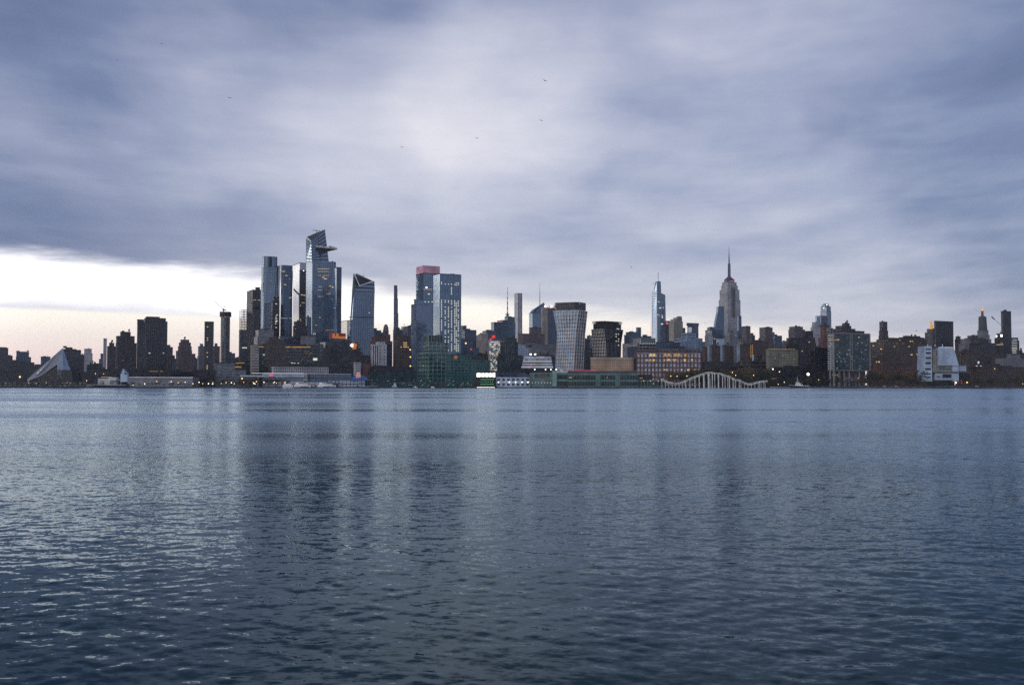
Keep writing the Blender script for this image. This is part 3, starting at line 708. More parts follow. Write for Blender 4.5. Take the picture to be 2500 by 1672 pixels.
T(O, 'turquoise glass mid rise below the brown tan tower', 2400, 'greyg', [(1801, 1818, 829), (1798, 1835, 836)], clutter=1)
AG = 'brown brick slabs with white stair strips'
def slab(label, x0, x1, y, Y, strip=None, lits=None, xe=None):
    r = T(A, label, Y, 'brown', [(x0, x1, y)] if xe is None else [(x0, x1, y, xe)], k=.3, clutter=1)
    if strip:
        E, d2, d1, t_, s_ = ground_rect(strip[0], strip[1], Y - 2.2, 28, py=y, k=.05)
        zt = zat(y - .5, Y); zb = zat(888, Y); s_ = 2.0
        pp = [E, E + d2 * t_, E + d2 * t_ + d1 * s_, E + d1 * s_]
        shell(r.root, [Vector((p.x, p.y, zb)) for p in pp], [Vector((p.x, p.y, zt)) for p in pp], ('window_glass', 'cladding_blue', 3.2, t_ / 1.2, .5, .45, .5), 'stair_strip', 'stair_grid')
    if lits: lit(r, lits, 'window_amber', w=1.4, h=1.6)
    return r
slab('brown brick slab with white balcony strip nearest the brick warehouse', 1728, 1760, 845, 2000, (1729, 1736))
slab('middle brown brick slab with white balcony strip on its left end', 1759, 1791, 845, 2010, (1760, 1769))
slab('right brown brick slab with white strip left and lit balconies right', 1800, 1842, 841, 2005, (1801, 1806), [(x, y) for y in np.arange(843, 874, 3.2) for x in (1832.5, 1836.5)])
slab('tall brown brick block behind the lit balconies', 1838, 1874, 834, 2100)
T(A, 'slim red brown block left of the first balcony slab', 2050, 'brick', [(1716, 1730, 849)], clutter=0)
T(L_, 'grey gap block between two balcony slabs', 2150, 'grey', [(1788, 1804, 846)], clutter=0)
T(O, 'dark green tower with purple left face left of the yellowish building', 2500, ('window_glass', 'brick_purple', 3.8, 4, .5, .45, .3), [(1854, 1886, 800, 1868)], clutter=2)
T(O, 'blue block stepping down right of the dark green purple faced tower', 2650, 'slate', [(1884, 1891, 812), (1882, 1897, 817), (1880, 1909, 820)], clutter=1)
T(L_, 'small pale blue block in the dip of sky left of the stepped crown tower', 2700, 'greyg', [(1905, 1925, 834), (1886, 1930, 838)], clutter=3)
T(L_, 'low brick office with ribbon windows and white rooftop box near the island', 1750, ('window_glass', 'brick_brown', 6.2, 40, .06, .35, .4), [(1841, 1862, 868), (1802, 1873, 882)], clutter=0)
T(L_, 'white rooftop box building above the low brick office', 1790, ('grey_glass', 'cladding_blue', 60, 40, .9, .5, .4), [(1841, 1863, 868, 1842)], clutter=0)

# --- right
r = T(O, 'yellowish stone building with lit roofline and dark side', 1700, ('window_glass', 'olive_wall', 4.2, 3.6, .45, .5, .4), [(1872, 1948, 854)], clutter=0, k=.1)
lit(r, rowpts(1880, 1945, 851.8, 4, 4.5, .9, drop=.15), 'window_amber', label='lit roofline lamp', name='roof_lamp'); lit(r, scatter(1888, 1940, 862, 878, 7, 2), 'window_dim')
for i in range(11):
    q = at(1878 + i * 6, 852, 1702 + i * 1.6); litobj(r.root, q, math.radians(28), 3, .7, 'window_amber', 'roof_lamp', None)
T(O, 'brick tower with stepped crown of white arches', 2500, 'purple', [(1927, 1960, 798), (1925, 1965, 805), (1920, 1970, 825), (1914, 1975, 832)], clutter=1)
r = T(O, 'wide black block in front of the stepped crown tower', 2100, 'black', [(1962, 1985, 809), (1925, 1990, 825), (1920, 1992, 838)], clutter=0)
lit(r, [(1975, 835, 3, 2), (1958, 857, 2, 2)], 'window_warm')
T(O, 'art deco tower with dark stepped cap and white gridded base', 2700, 'light', [(1984, 1993, 787), (1982, 1996, 794), (1982, 2004, 800, 1983)], clutter=1)
T(O, 'black building with pale left face next to the framed glass hotel', 1720, 'black', [(1975, 2024, 850, 1989)], clutter=1, k=.9)
T(O, 'brick block with lit sawtooth roofline behind the framed glass hotel', 2000, 'brick', [(2003, 2024, 795), (1998, 2024, 826)], clutter=2)
T(O, 'tall narrow blue tower with ribbed left half, below the crowned glass tower', 2900, ('blue_glass', 'cladding_blue', 40, 5, .4, .04, .4), [(1994, 2006, 772, 1995)], clutter=0)
T(O, 'dark blue tower with red lit roofline in front of the crowned glass tower', 2880, 'deep', [(2004, 2020, 771, 2005)], clutter=0)
T(L_, 'dark rooftop building with white side stacked over the framed glass hotel', 2300, 'dark', [(2056, 2074, 790), (2040, 2078, 796), (2028, 2088, 803), (2026, 2110, 808)], clutter=4)
T(O, 'dark cylinder like tower with notched sides and an antenna', 2900, 'dark', [(2147, 2166, 786), (2146, 2168, 808), (2145, 2169, 820)], clutter=1)
r = T(L_, 'very wide brown warehouse with rows of small lit windows', 1800, ('window_glass', 'brick_brown', 4.6, 4.6, .5, .5, .4), [(2140, 2250, 829), (2123, 2262, 835)], clutter=5, k=.3)
lit(r, rowpts(2125, 2255, 838.5, 3.6, 1.5, 1.2, drop=.45), 'window_dim'); lit(r, [(2133, 844, 3.5, 1.5), (2152, 852, 4, 2), (2141, 883.5, 2, 2), (2147, 883.5, 3, 2.6), (2196, 830, 2, 1.4), (2222, 833, 2.6, 2), (2227, 833.2, 2, 1.5), (2219, 846, 4, 1.2), (2225, 866, 4, 2), (2238, 865, 3, 1.5), (2183, 846, 3, 1)], 'window_warm')
T(L_, 'brown terraced roof block behind the very wide warehouse', 2100, 'dark', [(2195, 2256, 824), (2170, 2262, 829)], clutter=6, k=.3)
T(O, 'dark tower whose stepped top carries the golden pyramid', 3000, 'dark', [(2263, 2293, 803), (2258, 2296, 812), (2256, 2298, 826)], clutter=1)
T(O, 'solid black slab tower right of the golden pyramid', 2700, ('black_glass', 'black_steel', 5, 5, .5, .5, .2), [(2283, 2327, 784, 2285)], clutter=0)
T(O, 'grey stepped block between black slab and pointed clock tower', 2700, 'dark', [(2333, 2345, 822), (2331, 2352, 829)], clutter=1)
T(O, 'grey gridded apartment block left of the pointed clock tower', 2500, 'grey', [(2345, 2369, 828), (2340, 2372, 840)], clutter=1)
T(O, 'dark block with greenish roof joined to the pointed clock tower', 2900, 'dark', [(2362, 2386, 820), (2360, 2400, 826)], clutter=2)
r = T(A, 'slim black high tower near the right edge', 2500, ('window_glass', 'concrete_night', 3.6, 4, .5, .5, .3), [(2447, 2468, 760, 2449)], clutter=1)
r = T(O, 'dark building with two lamps and a yellow lit floor left of the slim black tower', 2450, 'black', [(2433, 2449, 815), (2428, 2452, 826)], clutter=1)
lit(r, [(2433.5, 820.5, 3, 3), (2444.5, 819.5, 6, 6)], 'lamp_white'); lit(r, rowpts(2431, 2449, 841.5, 3, 2.6, 1.6, drop=.1) + [(2442, 839, 3, 1), (2446, 838, 4, 1.2)], 'window_warm')
r = T(O, 'building of lit striped floors right of the slim black tower', 2480, 'night', [(2468, 2485, 825), (2466, 2488, 832)], clutter=0)
for i in range(9):
    lit(r, [(2477, 829 + i * 4.0, 14, 1.1)], 'window_cool' if i < 5 else 'window_pale', label='lit floor')
T(L_, 'dark low block at the far right edge of the skyline', 2300, 'dark', [(2482, 2496, 857), (2474, 2530, 862)], clutter=2)
T(L_, 'grey terraced block with pale rooftop sheds near the right edge', 1850, 'grey', [(2458, 2490, 866), (2430, 2530, 876)], clutter=4, k=.3)
T(L_, 'dark brick warehouse behind the pale angular museum', 2000, 'brown', [(2340, 2372, 868), (2335, 2440, 862)], clutter=4, k=.3)
r = T(L_, 'broad brown warehouse with fine window grid in the right foreground', 1750, ('window_glass', 'brick_brown', 4.2, 4.2, .45, .42, .4), [(2368, 2470, 893), (2364, 2530, 896)], clutter=4, k=.2)
lit(r, [(2427.5, 900, 2.4, 2.4), (2496, 937, 2, 2)], 'window_warm'); lit(r, scatter(2370, 2395, 888, 895, 3, 5), 'window_cool')
r = T(L_, 'black building with one pale lit doorway above the brown warehouse', 1880, 'night', [(2380, 2420, 872)], clutter=1)
lit(r, [(2389, 887, 2, 7), (2390, 884, 2, 3)], 'window_pale')
T(L_, 'dark mid rise filling below the pointed clock tower', 2200, 'dark', [(2372, 2412, 830), (2366, 2432, 838)], clutter=3)
T(L_, 'dark row of roofs between museum and very wide warehouse', 1850, 'dark', [(2226, 2262, 868), (2150, 2290, 890)], clutter=4, k=.2)

# --- low fill along the shore, back to front
T(L_, 'long low dark block behind the pier sheds at far left', 1900, 'night', [(-30, 60, 908), (-40, 150, 918)], clutter=4, k=.2)
T(L_, 'low dark block behind the cruise shed under the broad brick tower', 1780, 'night', [(214, 300, 905), (200, 340, 908)], clutter=3, k=.2)
r = T(L_, 'long black block with a thin yellow lit row under the tall slab', 1740, 'black', [(300, 440, 903), (296, 470, 908)], clutter=3, k=.2)
lit(r, rowpts(364, 402, 906.5, 2.6, 1.6, .8), 'window_amber')
T(L_, 'dark building with pale roof edge below the slim black tower', 1700, 'black', [(470, 525, 904)], clutter=0, k=.3)
r = T(L_, 'terraced grey office with striped floors right of the slim black tower', 1720, ('grey_glass', 'stone_grey', 4.6, 40, .03, .45, .5), [(524, 574, 889), (522, 600, 905)], clutter=1, k=.2)
r = T(L_, 'dark green glass block with a yellow lit floor, right of the terraced grey office', 1780, ('green_glass', 'black_steel', 4.4, 6, .1, .35, .4), [(566, 620, 884), (562, 660, 897)], clutter=2, k=.2)
lit(r, rowpts(576, 602, 886, 2.6, 1.8, 1.2) + rowpts(574, 590, 896, 2.4, 2, 1.6, drop=0), 'window_amber')
r = T(L_, 'stone building with pale striped curved corner and lit cornice', 1760, ('grey_glass', 'stone_beige', 4.6, 60, .02, .45, .5), [(614, 632, 845, 614.5)], clutter=0, k=.2)
r = T(L_, 'wide dark green striped block with a bright yellow lit top floor', 1860, ('green_glass', 'brick_dark', 6, 8, .12, .5, .4), [(617, 780, 843)], clutter=3, k=.15)
lit(r, rowpts(695, 759, 847.3, 2.6, 2.4, 1.5, drop=.08, seed=3), 'window_amber'); lit(r, rowpts(696, 758, 846.6, 5.2, 2, .8, drop=.3), 'window_warm'); lit(r, rowpts(630, 645, 846.5, 2.6, 2.2, 1.4), 'window_amber')
lit(r, [(767, 877, 4.4, 4.6), (771.8, 877, 4, 4.6), (644, 866, 3, 1.6), (740, 841, 2.6, 7), (778.5, 840, 3, 1.6), (713, 886, 4, 1.2), (719, 886.5, 3, 1), (728, 886.5, 2, 1.4), (786, 875.5, 3, 1), (786, 881.5, 3, 1)], 'window_pale')
lit(r, scatter(700, 775, 852, 890, 14, 6, w=(1.2, 3), h=1), 'window_dim')
T(O, 'brown stone tower with stepped top standing inside the wide green striped block', 1780, 'brown', [(652, 688, 829), (648, 693, 833), (650, 697, 838), (655, 702, 880)], clutter=3)
T(O, 'blue grey glass mid rise behind the stone building with striped corner', 2000, 'greyg', [(624, 668, 806), (620, 674, 822)], clutter=3)
T(O, 'dark base block between the blue mid rises', 2050, 'deep', [(680, 716, 822), (676, 726, 834)], clutter=2)
T(O, 'blue grey mid rise left of the glowing orange rooftop', 2000, 'greyg', [(734, 770, 822), (730, 790, 840)], clutter=3)
T(L_, 'pale tan ribbed low building behind the ferry sheds', 1690, ('window_glass', 'limestone', 4.5, 3.2, .5, .3, .4), [(664, 802, 897)], clutter=5, k=.1)
T(L_, 'dark block with diagonal pale roof left of the brick warehouses', 1800, 'night', [(780, 850, 884), (775, 870, 893)], clutter=3, k=.2)
T(L_, 'dark green block behind the golf netting at left', 1760, 'black', [(905, 1010, 897), (900, 1016, 905)], clutter=4, k=.2)
r = T(L_, 'greenish mid block behind the netting, right of the gridded building', 1740, ('green_glass', 'cladding_green', 5, 7, .2, .3, .4), [(1094, 1150, 868), (1090, 1196, 880)], clutter=4, k=.2)
q = at(1113, 872, 1716); litobj(r.root, q, math.radians(28), 5.5, 5.5, 'sign_orange', 'sign', 'square amber lit sign')
T(L_, 'brown block with rooftop trees left of the glittering tower', 1900, 'brown', [(1160, 1196, 866), (1120, 1200, 872)], clutter=4, k=.2)
T(L_, 'dark hump backed low block between golf range and terraced white building', 1650, 'slate', [(1215, 1262, 910), (1210, 1285, 914)], clutter=4, k=.2)
T(L_, 'dark low brown warehouse behind the flower pillar island', 1750, 'dark', [(1706, 1800, 896), (1690, 1850, 905)], clutter=4, k=.2)
T(L_, 'black low block with lamps below the yellowish building', 1690, 'black', [(1878, 1975, 897), (1860, 1985, 903)], clutter=2, k=.2)
T(L_, 'dark low block below the brown slabs and behind the island trees', 1850, 'dark', [(1700, 1806, 886)], clutter=5, k=.2)
T(L_, 'mid height dark block right of the brick warehouse with big windows', 2100, 'slate', [(1706, 1730, 862), (1700, 1760, 872)], clutter=2, k=.2)
T(L_, 'dark brick row behind the trees below the very wide warehouse', 1720, 'brick', [(2124, 2250, 893), (2118, 2256, 900)], clutter=6, k=.2)
# ------------------------------------------------------------------ towers with shapes of their own
def wedge(root, bot, top, ytop, zb, Y, style, phi=28, yfoot=850, corename='glass_core', frame='facade_grid'):
    """tower section with own corner positions at foot and head: (left, corner, right) and (left, corner, right, back) heights"""
    E, d2, d1, t_, s_ = ground_rect(bot[0], bot[2], Y, phi, xe=bot[1], py=yfoot)
    Bp = [E, E + d2 * t_, E + d2 * t_ + d1 * s_, E + d1 * s_]
    YR, YL = Bp[1].y, Bp[3].y
    tE = at(top[1], ytop[1], Y); tR = at(top[2], ytop[2], YR); tL = at(top[0], ytop[0], YL)
    tB = Vector((tL.x + tR.x - tE.x, Bp[2].y, zat(ytop[3], Bp[2].y)))
    b4 = [Vector((p.x, p.y, zb)) for p in Bp]; t4 = [tE, tR, tB, tL]
    shell(root, b4, t4, style, corename, frame)
    return b4, t4
def seg(root, b4, top, ytop, style, **kw):
    """continue a wedge upward from its own head corners"""
    Y = [p.y for p in b4]
    tE = at(top[1], ytop[1], Y[0]); tR = at(top[2], ytop[2], Y[1]); tL = at(top[0], ytop[0], Y[3])
    tB = Vector((tL.x + tR.x - tE.x, Y[2], zat(ytop[3], Y[2])))
    t4 = [tE, tR, tB, tL]; shell(root, b4, t4, style, **kw); return b4, t4
def bars(root, name, m, segs, r=.8, n=5):
    for a, c in segs: mb = MB(); mb.bar(a, c, r, n); mb.build(name, M[m], root)
def recfaces(b4, t4):
    R = Rec(); R.faces = []
    for a, b_, c in ((0, 1, 1), (3, 0, 0)):
        A, B = b4[a], b4[b_]; T_ = t4[b_]; L = (Vector((B.x, B.y, 0)) - Vector((A.x, A.y, 0))).length
        n = (B - A).cross(T_ - A).normalized(); d2 = Vector((B.x - A.x, B.y - A.y, 0)).normalized()
        R.faces.append((Vector((A.x, A.y, 0)), d2, L, A.z, max(p.z for p in t4), Vector((n.x, n.y, 0)).normalized(), math.atan2(d2.y, d2.x)))
    return R

# tallest tower with observation deck
Y = 2480
rt = empty('office_tower', (xat(762, Y), Y, 1.9), 'tallest blue glass skyscraper with slanted peak and a triangular deck jutting right', 'building')
b4, t4 = wedge(rt, (746.5, 762, 829), (747.5, 762.5, 816.5), (640, 640, 641, 641), 1.9, Y, 'blue')
R1 = recfaces(b4, t4); R1.root = rt
lowtop = t4
b4 = [Vector(p) for p in t4]; b4[1] = at(803, 640, t4[1].y - 6); b4[2] = Vector((b4[1].x - (t4[0].x - t4[3].x), t4[2].y - 4, t4[0].z)); b4[1].z = t4[0].z
_, t4 = seg(rt, b4, (748, 760, 793), (580, 590, 561, 566), ('blue_glass', 'steel_dark', 9.5, 30, .02, .34, .5), corename='setback')
mb = MB(); up = Vector((0, 0, .5)); mb.q(*[p + up for p in t4]); mb.build('dark_opening_fill', M['black_steel'], rt)  # black sheet over the roof puts in the dark of its opening
bars(rt, 'roof_edge', 'white_trim', [(t4[3], t4[0])], 1.5)
bars(rt, 'roof_edge', 'mullion_blue', [(t4[0], t4[1]), (t4[3], t4[2]), (t4[2], t4[1])], 1.0)
dA = at(771, 602.5, 2487); dB = at(823.5, 608, 2470); dC = at(803, 603, 2530); dU = at(798, 615, 2500); dV = at(776, 606, 2500)
mb = MB(); dz3 = Vector((0, 0, -2.4))
for tri in ((dA, dB, dC),): mb.q(*tri)
mb.q(dA, dA + dz3, dB + dz3 * .6, dB); mb.q(dB, dB + dz3 * .6, dC + dz3, dC)
mb.q(dA + dz3, dV, dU, dB + dz3 * .6); mb.q(dB + dz3 * .6, dU, dC + dz3)
mb.build('observation_deck', M['steel_dark'], rt)
mb = MB(); h = Vector((0, 0, 3.0)); mb.q(dA, dB, dB + h, dA + h); mb.q(dB, dC, dC + h, dB + h); mb.build('deck_railing', M['grey_glass'], rt)
lit(R1, rowpts(775, 808, 656.5, 2.2, 2.2, .9, drop=.02) + rowpts(771, 812, 663, 4, 2.4, 1.2, drop=.2) + rowpts(772, 812, 672.5, 4, 2.4, 1.1, drop=.3), 'window_warm')
lit(R1, [(789, 677, 5, 2), (795, 681, 7, 2), (792, 680, 3, 2), (806, 698, 4, 2), (812, 701, 4, 3), (804, 717, 5, 1.4), (798, 717, 3, 1), (781, 775, 4, 1.2), (772, 794, 4, 1.2)], 'window_warm')
lit(R1, rowpts(777, 787, 700, 2.4, 2, 1, seed=5) + rowpts(776, 788, 708, 2.4, 2, 1, seed=6) + rowpts(776, 790, 724, 2.6, 2.2, .8, seed=7) + [(817, 752, 4, 1)], 'window_cool')
lit(R1, [(785, 811, 8, .8), (798, 806, 5, .8), (801, 805.5, 4, .8), (805, 805.5, 4, .8), (811, 806, 4, .8), (815, 806, 3, .8)], 'window_amber')
bm_ = empty('roof_crane', at(773, 566, 2495), 'tiny dark crane arm standing above the peak of the tallest skyscraper', 'crane')
for a, b_, r_ in (((763, 562), (781, 564), .9), ((773, 563.5), (773, 570), .8)):
    mb = MB(); mb.bar(at(a[0], a[1], 2495), at(b_[0], b_[1], 2495), r_, 4); mb.build('jib' if r_ == .9 else 'mast', M['steel_dark'], bm_)

# slanted top tower with triangular notch
Y = 2350
rt = empty('office_tower', (xat(858, Y), Y, 1.9), 'tapering blue glass tower with a white edged triangular notch in its slanted top', 'building')
b4, t4 = wedge(rt, (844, 853.5, 911), (860, 864.0, 914.5), (712, 712, 713, 713), 1.9, Y, 'blue')
R1 = recfaces(b4, t4); R1.root = rt
_, t5 = seg(rt, t4, (863.4, 866.5, 913.5), (668, 682, 687, 690), ('blue_glass', 'steel_dark', 9.5, 40, .02, .36, .5), corename='setback')
# the notch: black block for its dark recess, bounded by two white edges
n = (t5[1] - t5[0]).cross(t5[0] - t4[0]).normalized(); n = n if n.y < 0 else -n
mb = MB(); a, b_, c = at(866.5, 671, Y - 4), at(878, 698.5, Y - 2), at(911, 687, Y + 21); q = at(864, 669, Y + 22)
mb.prism([a, b_, c], [a + Vector((0, 25, 6)), b_ + Vector((0, 25, 14)), c + Vector((0, 8, 1))]); mb.build('dark_opening_fill', M['black_steel'], rt)
a2, b2, c2 = a + Vector((0, -1.5, 0)), b_ + Vector((0, -1.5, 0)), c + Vector((0, -1.5, 0))
bars(rt, 'roof_edge', 'white_trim', [(a2, b2)], 1.1); bars(rt, 'roof_edge', 'white_trim', [(b2, c2)], 1.3); bars(rt, 'roof_edge', 'mullion_grey', [(a2, c2)], .7)
lit(R1, [(876, 762, 4, 1.4), (879, 762, 2, 1.2), (891, 762, 3, 1.3), (898, 762.5, 3, 1.4), (901, 763.5, 2.6, 1.6)], 'window_pale')
lit(R1, [(904, 744, 4, .9), (897, 751, 5, .9), (905, 748, 3, .9), (871, 800, 5, 1), (904, 796.5, 5, 1), (903, 809, 5, 1), (905, 727, 2, 1)], 'window_dim')
bars(rt, 'floor_band', 'steel_dark', [(at(851.5, 774.5, Y - 2), at(912, 774.5, Y + 20))], .9)
bm_ = empty('roof_crane', at(886, 676, 2362), 'tiny dark crane arm above the notched slanted tower top', 'crane')
mb = MB(); mb.bar(at(880, 674.5, 2362), at(886, 674.2, 2362), .8, 4); mb.bar(at(886, 674.2, 2362), at(890, 672, 2362), .7, 4); mb.build('jib', M['steel_dark'], bm_)

# round shouldered towers
def rrect(E, d2, d1, t_, s_, r, seg_=5):
    pts = []
    for (cx, cy, a0) in ((r, r, 180), (t_ - r, r, 270), (t_ - r, s_ - r, 0), (r, s_ - r, 90)):
        for i in range(seg_ + 1):
            a = math.radians(a0 + 90 * i / seg_); pts.append(E + d2 * (cx + r * math.cos(a)) + d1 * (cy + r * math.sin(a)))
    return pts
def rtower(label, tiers, Y, k=.8, phi=28, r=9, name='office_tower', base=1.9):
    root = None; z0 = base
    for (xl, xr, yt, stl, rr) in reversed(tiers):
        E, d2, d1, t_, s_ = ground_rect(xl, xr, Y, phi, k, py=yt)
        # rounding pulls the silhouette in a little; widen to keep it
        pts = rrect(E, d2, d1, t_, s_, min(rr, t_ * .45, s_ * .45)); z1 = zat(yt, Y)
        if root is None: root = empty(name, (E.x, E.y, base), label, 'building')
        shell(root, [Vector((p.x, p.y, z0)) for p in pts], [Vector((p.x, p.y, z1)) for p in pts], stl, 'glass_core' if z0 == base else 'setback'); z0 = z1
        R = Rec(); R.root = root
        R.faces = [(E, d2, t_, 0, 900, Vector((math.sin(math.radians(phi)), -math.cos(math.radians(phi)), 0)), math.radians(phi))]
    return R
vb = ('blue_glass', 'mullion_grey', 6, 3.5, .3, .12, .3)
r = rtower('tallest rounded tower with dark vertical slot in its crown, left of the high cluster', [(639, 679, 625, 'blue', 10), (637, 680, 650, 'blue', 10), (635, 681, 690, 'blue', 9)], 2450)
lit(r, [(661, 687, 5, 2), (658, 684, 2, 1), (662, 712, 3, 1.6), (664, 700, 2, 1)], 'window_dim')
mb = MB(); mb.q(at(659, 626, 2452), at(664, 626, 2456), at(664, 651, 2456), at(659, 651, 2452))
a = at(659, 651, 2450); mb = MB(); mb.prism([at(659, 651, 2450), at(664, 651, 2453), at(664, 651, 2462), at(659, 651, 2459)], [at(659, 627, 2450), at(664, 627, 2453), at(664, 627, 2462), at(659, 627, 2459)])
mb.build('crown_slot', M['black_steel'], r.root)
r = rtower('dark blue rounded tower with black crown, left of the bright mirror tower', [(685, 715, 647, 'deep', 8), (684, 716, 660, 'deep', 8)], 2300, k=.6)
lit(r, [(691, 662.5, 6, 1.5), (694, 663, 4, 1.2), (699, 673, 5, 1.6), (707, 681, 2, 1), (696, 695, 5, 1.6), (708, 727, 4, 1.6), (713, 726, 2, 1)], 'window_warm')
lit(r, rowpts(686, 712, 777, 2, 1.8, .8), 'window_cool')
# round tower under construction
Y = 2400; cxp = 547; c = at(cxp, 800, Y); pxm = Y / F
rt = empty('round_tower', (c.x, c.y + 10, 1.9), 'round grey tower under construction with a wider dark working crown', 'building')
ring = lambda r_, z: [Vector((c.x + r_ * math.cos(a), c.y + 11 + r_ * math.sin(a), z)) for a in np.linspace(0, 2 * math.pi, 17)[:-1]]
shell(rt, ring(10.6 * pxm, 1.9), ring(10.6 * pxm, zat(774, Y)), ('grey_glass', 'concrete_dark', 3.6, 4, .35, .4, .3))
shell(rt, ring(13 * pxm, zat(773, Y)), ring(13 * pxm, zat(761, Y)), ('black_glass', 'black_steel', 3.4, 3, .5, .35, .8), 'formwork')
for i in range(7):
    a = -2.9 + i * .16; p = Vector((c.x + 13.2 * pxm * math.cos(a), c.y + 11 + 13.2 * pxm * math.sin(a), zat(761 + (i % 4) * 3, Y))); litobj(rt, p, a + math.pi / 2, 1.4, 1.4, 'window_dim', 'work_light', None)
cr = empty('tower_crane', at(546, 761, Y), 'pale luffing crane on top of the round tower under construction', 'crane')
bars(cr, 'mast', 'steel_dark', [(at(546, 762, Y), at(545.5, 754, Y))], 1.3, 4)
mb = MB(); p = at(547, 757, Y); mb.box(p.x - 3.5, p.x + 4, p.y - 2, p.y + 2, p.z - 1.4, p.z + 1.2); mb.build('cab', M['steel_dark'], cr)
bars(cr, 'jib', 'mullion_grey', [(at(545.5, 755, Y), at(523, 734, Y))], .55, 4)
bars(cr, 'gantry', 'mullion_grey', [(at(545.5, 755, Y), at(549, 746, Y))], .55, 4)
cr = empty('tower_crane', at(735, 724, 2400), 'dark lattice crane arm leaning left against the bright mirror tower', 'crane')
bars(cr, 'jib', 'steel_dark', [(at(717, 706, 2400), at(733, 722, 2400))], 2.0, 4)
for i in range(6): mb = MB(); q = at(718.5 + i * 2.6, 707.5 + i * 2.6, 2399); mb.box(q.x - 1, q.x + 1, q.y - 1.4, q.y + 1, q.z - 2.6, q.z + 2.2); mb.build('jib_brace', M['steel_dark'], cr)
bars(cr, 'mast', 'black_steel', [(at(731, 790, 2400), at(731, 718, 2400))], 1.6, 4)
cr = empty('tower_crane', at(2446, 795, 2700), 'thin crane jib slanting up to the left of the slim black high tower', 'crane')
bars(cr, 'jib', 'slate_blue', [(at(2447, 797, 2700), at(2422, 774, 2700))], .6, 4)
bars(cr, 'jib_head', 'steel_dark', [(at(2428, 780, 2700), at(2421, 773, 2700))], 1.7, 4)

# dome topped tower
Y = 3045; c = at(942, 815, Y); k_ = Y / F
rt = empty('dome_tower', (c.x, c.y, 1.9), 'small tower with a rounded dome top between slanted tower and slender skyscraper', 'building')
mb = MB(); pts = [(k_ * 7, 0), (k_ * 7, zat(806, Y)), (k_ * 6, zat(803, Y)), (k_ * 6, zat(799, Y)), (k_ * 4.6, zat(796, Y)), (k_ * 4.2, zat(794.5, Y)), (k_ * 2.6, zat(792.5, Y)), (.5, zat(791.5, Y))]
mb.lathe(pts, (c.x, c.y), 12); mb.build('domed_body', M['brick_purple'], rt)
for i in range(8):
    mb = MB(); a = -math.pi / 2 + (i - 3.5) * .36; mb.bar((c.x + k_ * 7.1 * math.cos(a), c.y + k_ * 7.1 * math.sin(a), 20), (c.x + k_ * 7.1 * math.cos(a), c.y + k_ * 7.1 * math.sin(a), zat(807, Y)), .8, 4); mb.build('pilaster', M['concrete_dark'], rt)
# mast on the pale office
m_ = empty('roof_antenna', at(987, 799, 3110), 'thin roof mast on the pale office block right of the slender skyscraper', 'antenna')
bars(m_, 'mast', 'steel_dark', [(at(987, 800, 3110), at(987, 789, 3110))], .5, 4); bars(m_, 'cross_arm', 'steel_dark', [(at(985, 793, 3110), at(989, 793, 3110))], .5, 4)

# white sloping pyramid
Y = 1740
rt = empty('pyramid_building', (xat(110, Y), Y, 1.9), 'white sloping pyramid shaped apartment building rising to a point on the right', 'building')
Af, Rf = at(68, 931, Y), at(139, 890, Y); Rq = at(139, 906, Y); Ab, Pb = at(66, 926, Y + 50), at(153.5, 849, Y + 60)
mb = MB(); n = 14
front = [Af.lerp(Rf, i / n) for i in range(n + 1)]; back = [Ab.lerp(Pb, i / n) for i in range(n + 1)]
for i in range(n):
    w0, w1 = math.sin(i / n * math.pi) * -3, math.sin((i + 1) / n * math.pi) * -3
    mb.q(front[i] + Vector((0, 0, w0)), front[i + 1] + Vector((0, 0, w1)), back[i + 1], back[i])
mb.build('sloping_roof', M['stone_grey'], rt)
mb = MB(); A0 = Vector((Af.x, Af.y, 1.9)); R0 = Vector((Rf.x, Rf.y, 1.9)); mb.prism([A0, R0, R0 + Vector((0, 50, 0)), A0 + Vector((0, 50, 0))], [Af + Vector((0, 0, -4)), Rf + Vector((0, 0, -4)), Pb + Vector((-10, -8, -14)), Ab + Vector((0, 0, -3))]); mb.build('glass_core', M['black_glass'], rt)
mb = MB(); p1, p2 = at(139.5, 902, Y - 1), at(153.5, 903, Y + 4)
mb.prism([p1, p2, p2 + Vector((0, 30, 0)), p1 + Vector((0, 30, 0))], [at(139.5, 890, Y - 1), at(153.5, 852, Y + 4), at(153.5, 850, Y + 62), at(139.5, 866, Y + 50)]); mb.build('end_wall', M['cladding_blue'], rt)
fr = MB(); face_frame(fr, A0, R0, Rf + Vector((0, 0, -5)), Af + Vector((0, 0, -5)), ('x', 'x', 3.6, 5, .25, .3, .3)); fr.build('facade_grid', M['brick_dark'], rt, kind='stuff')

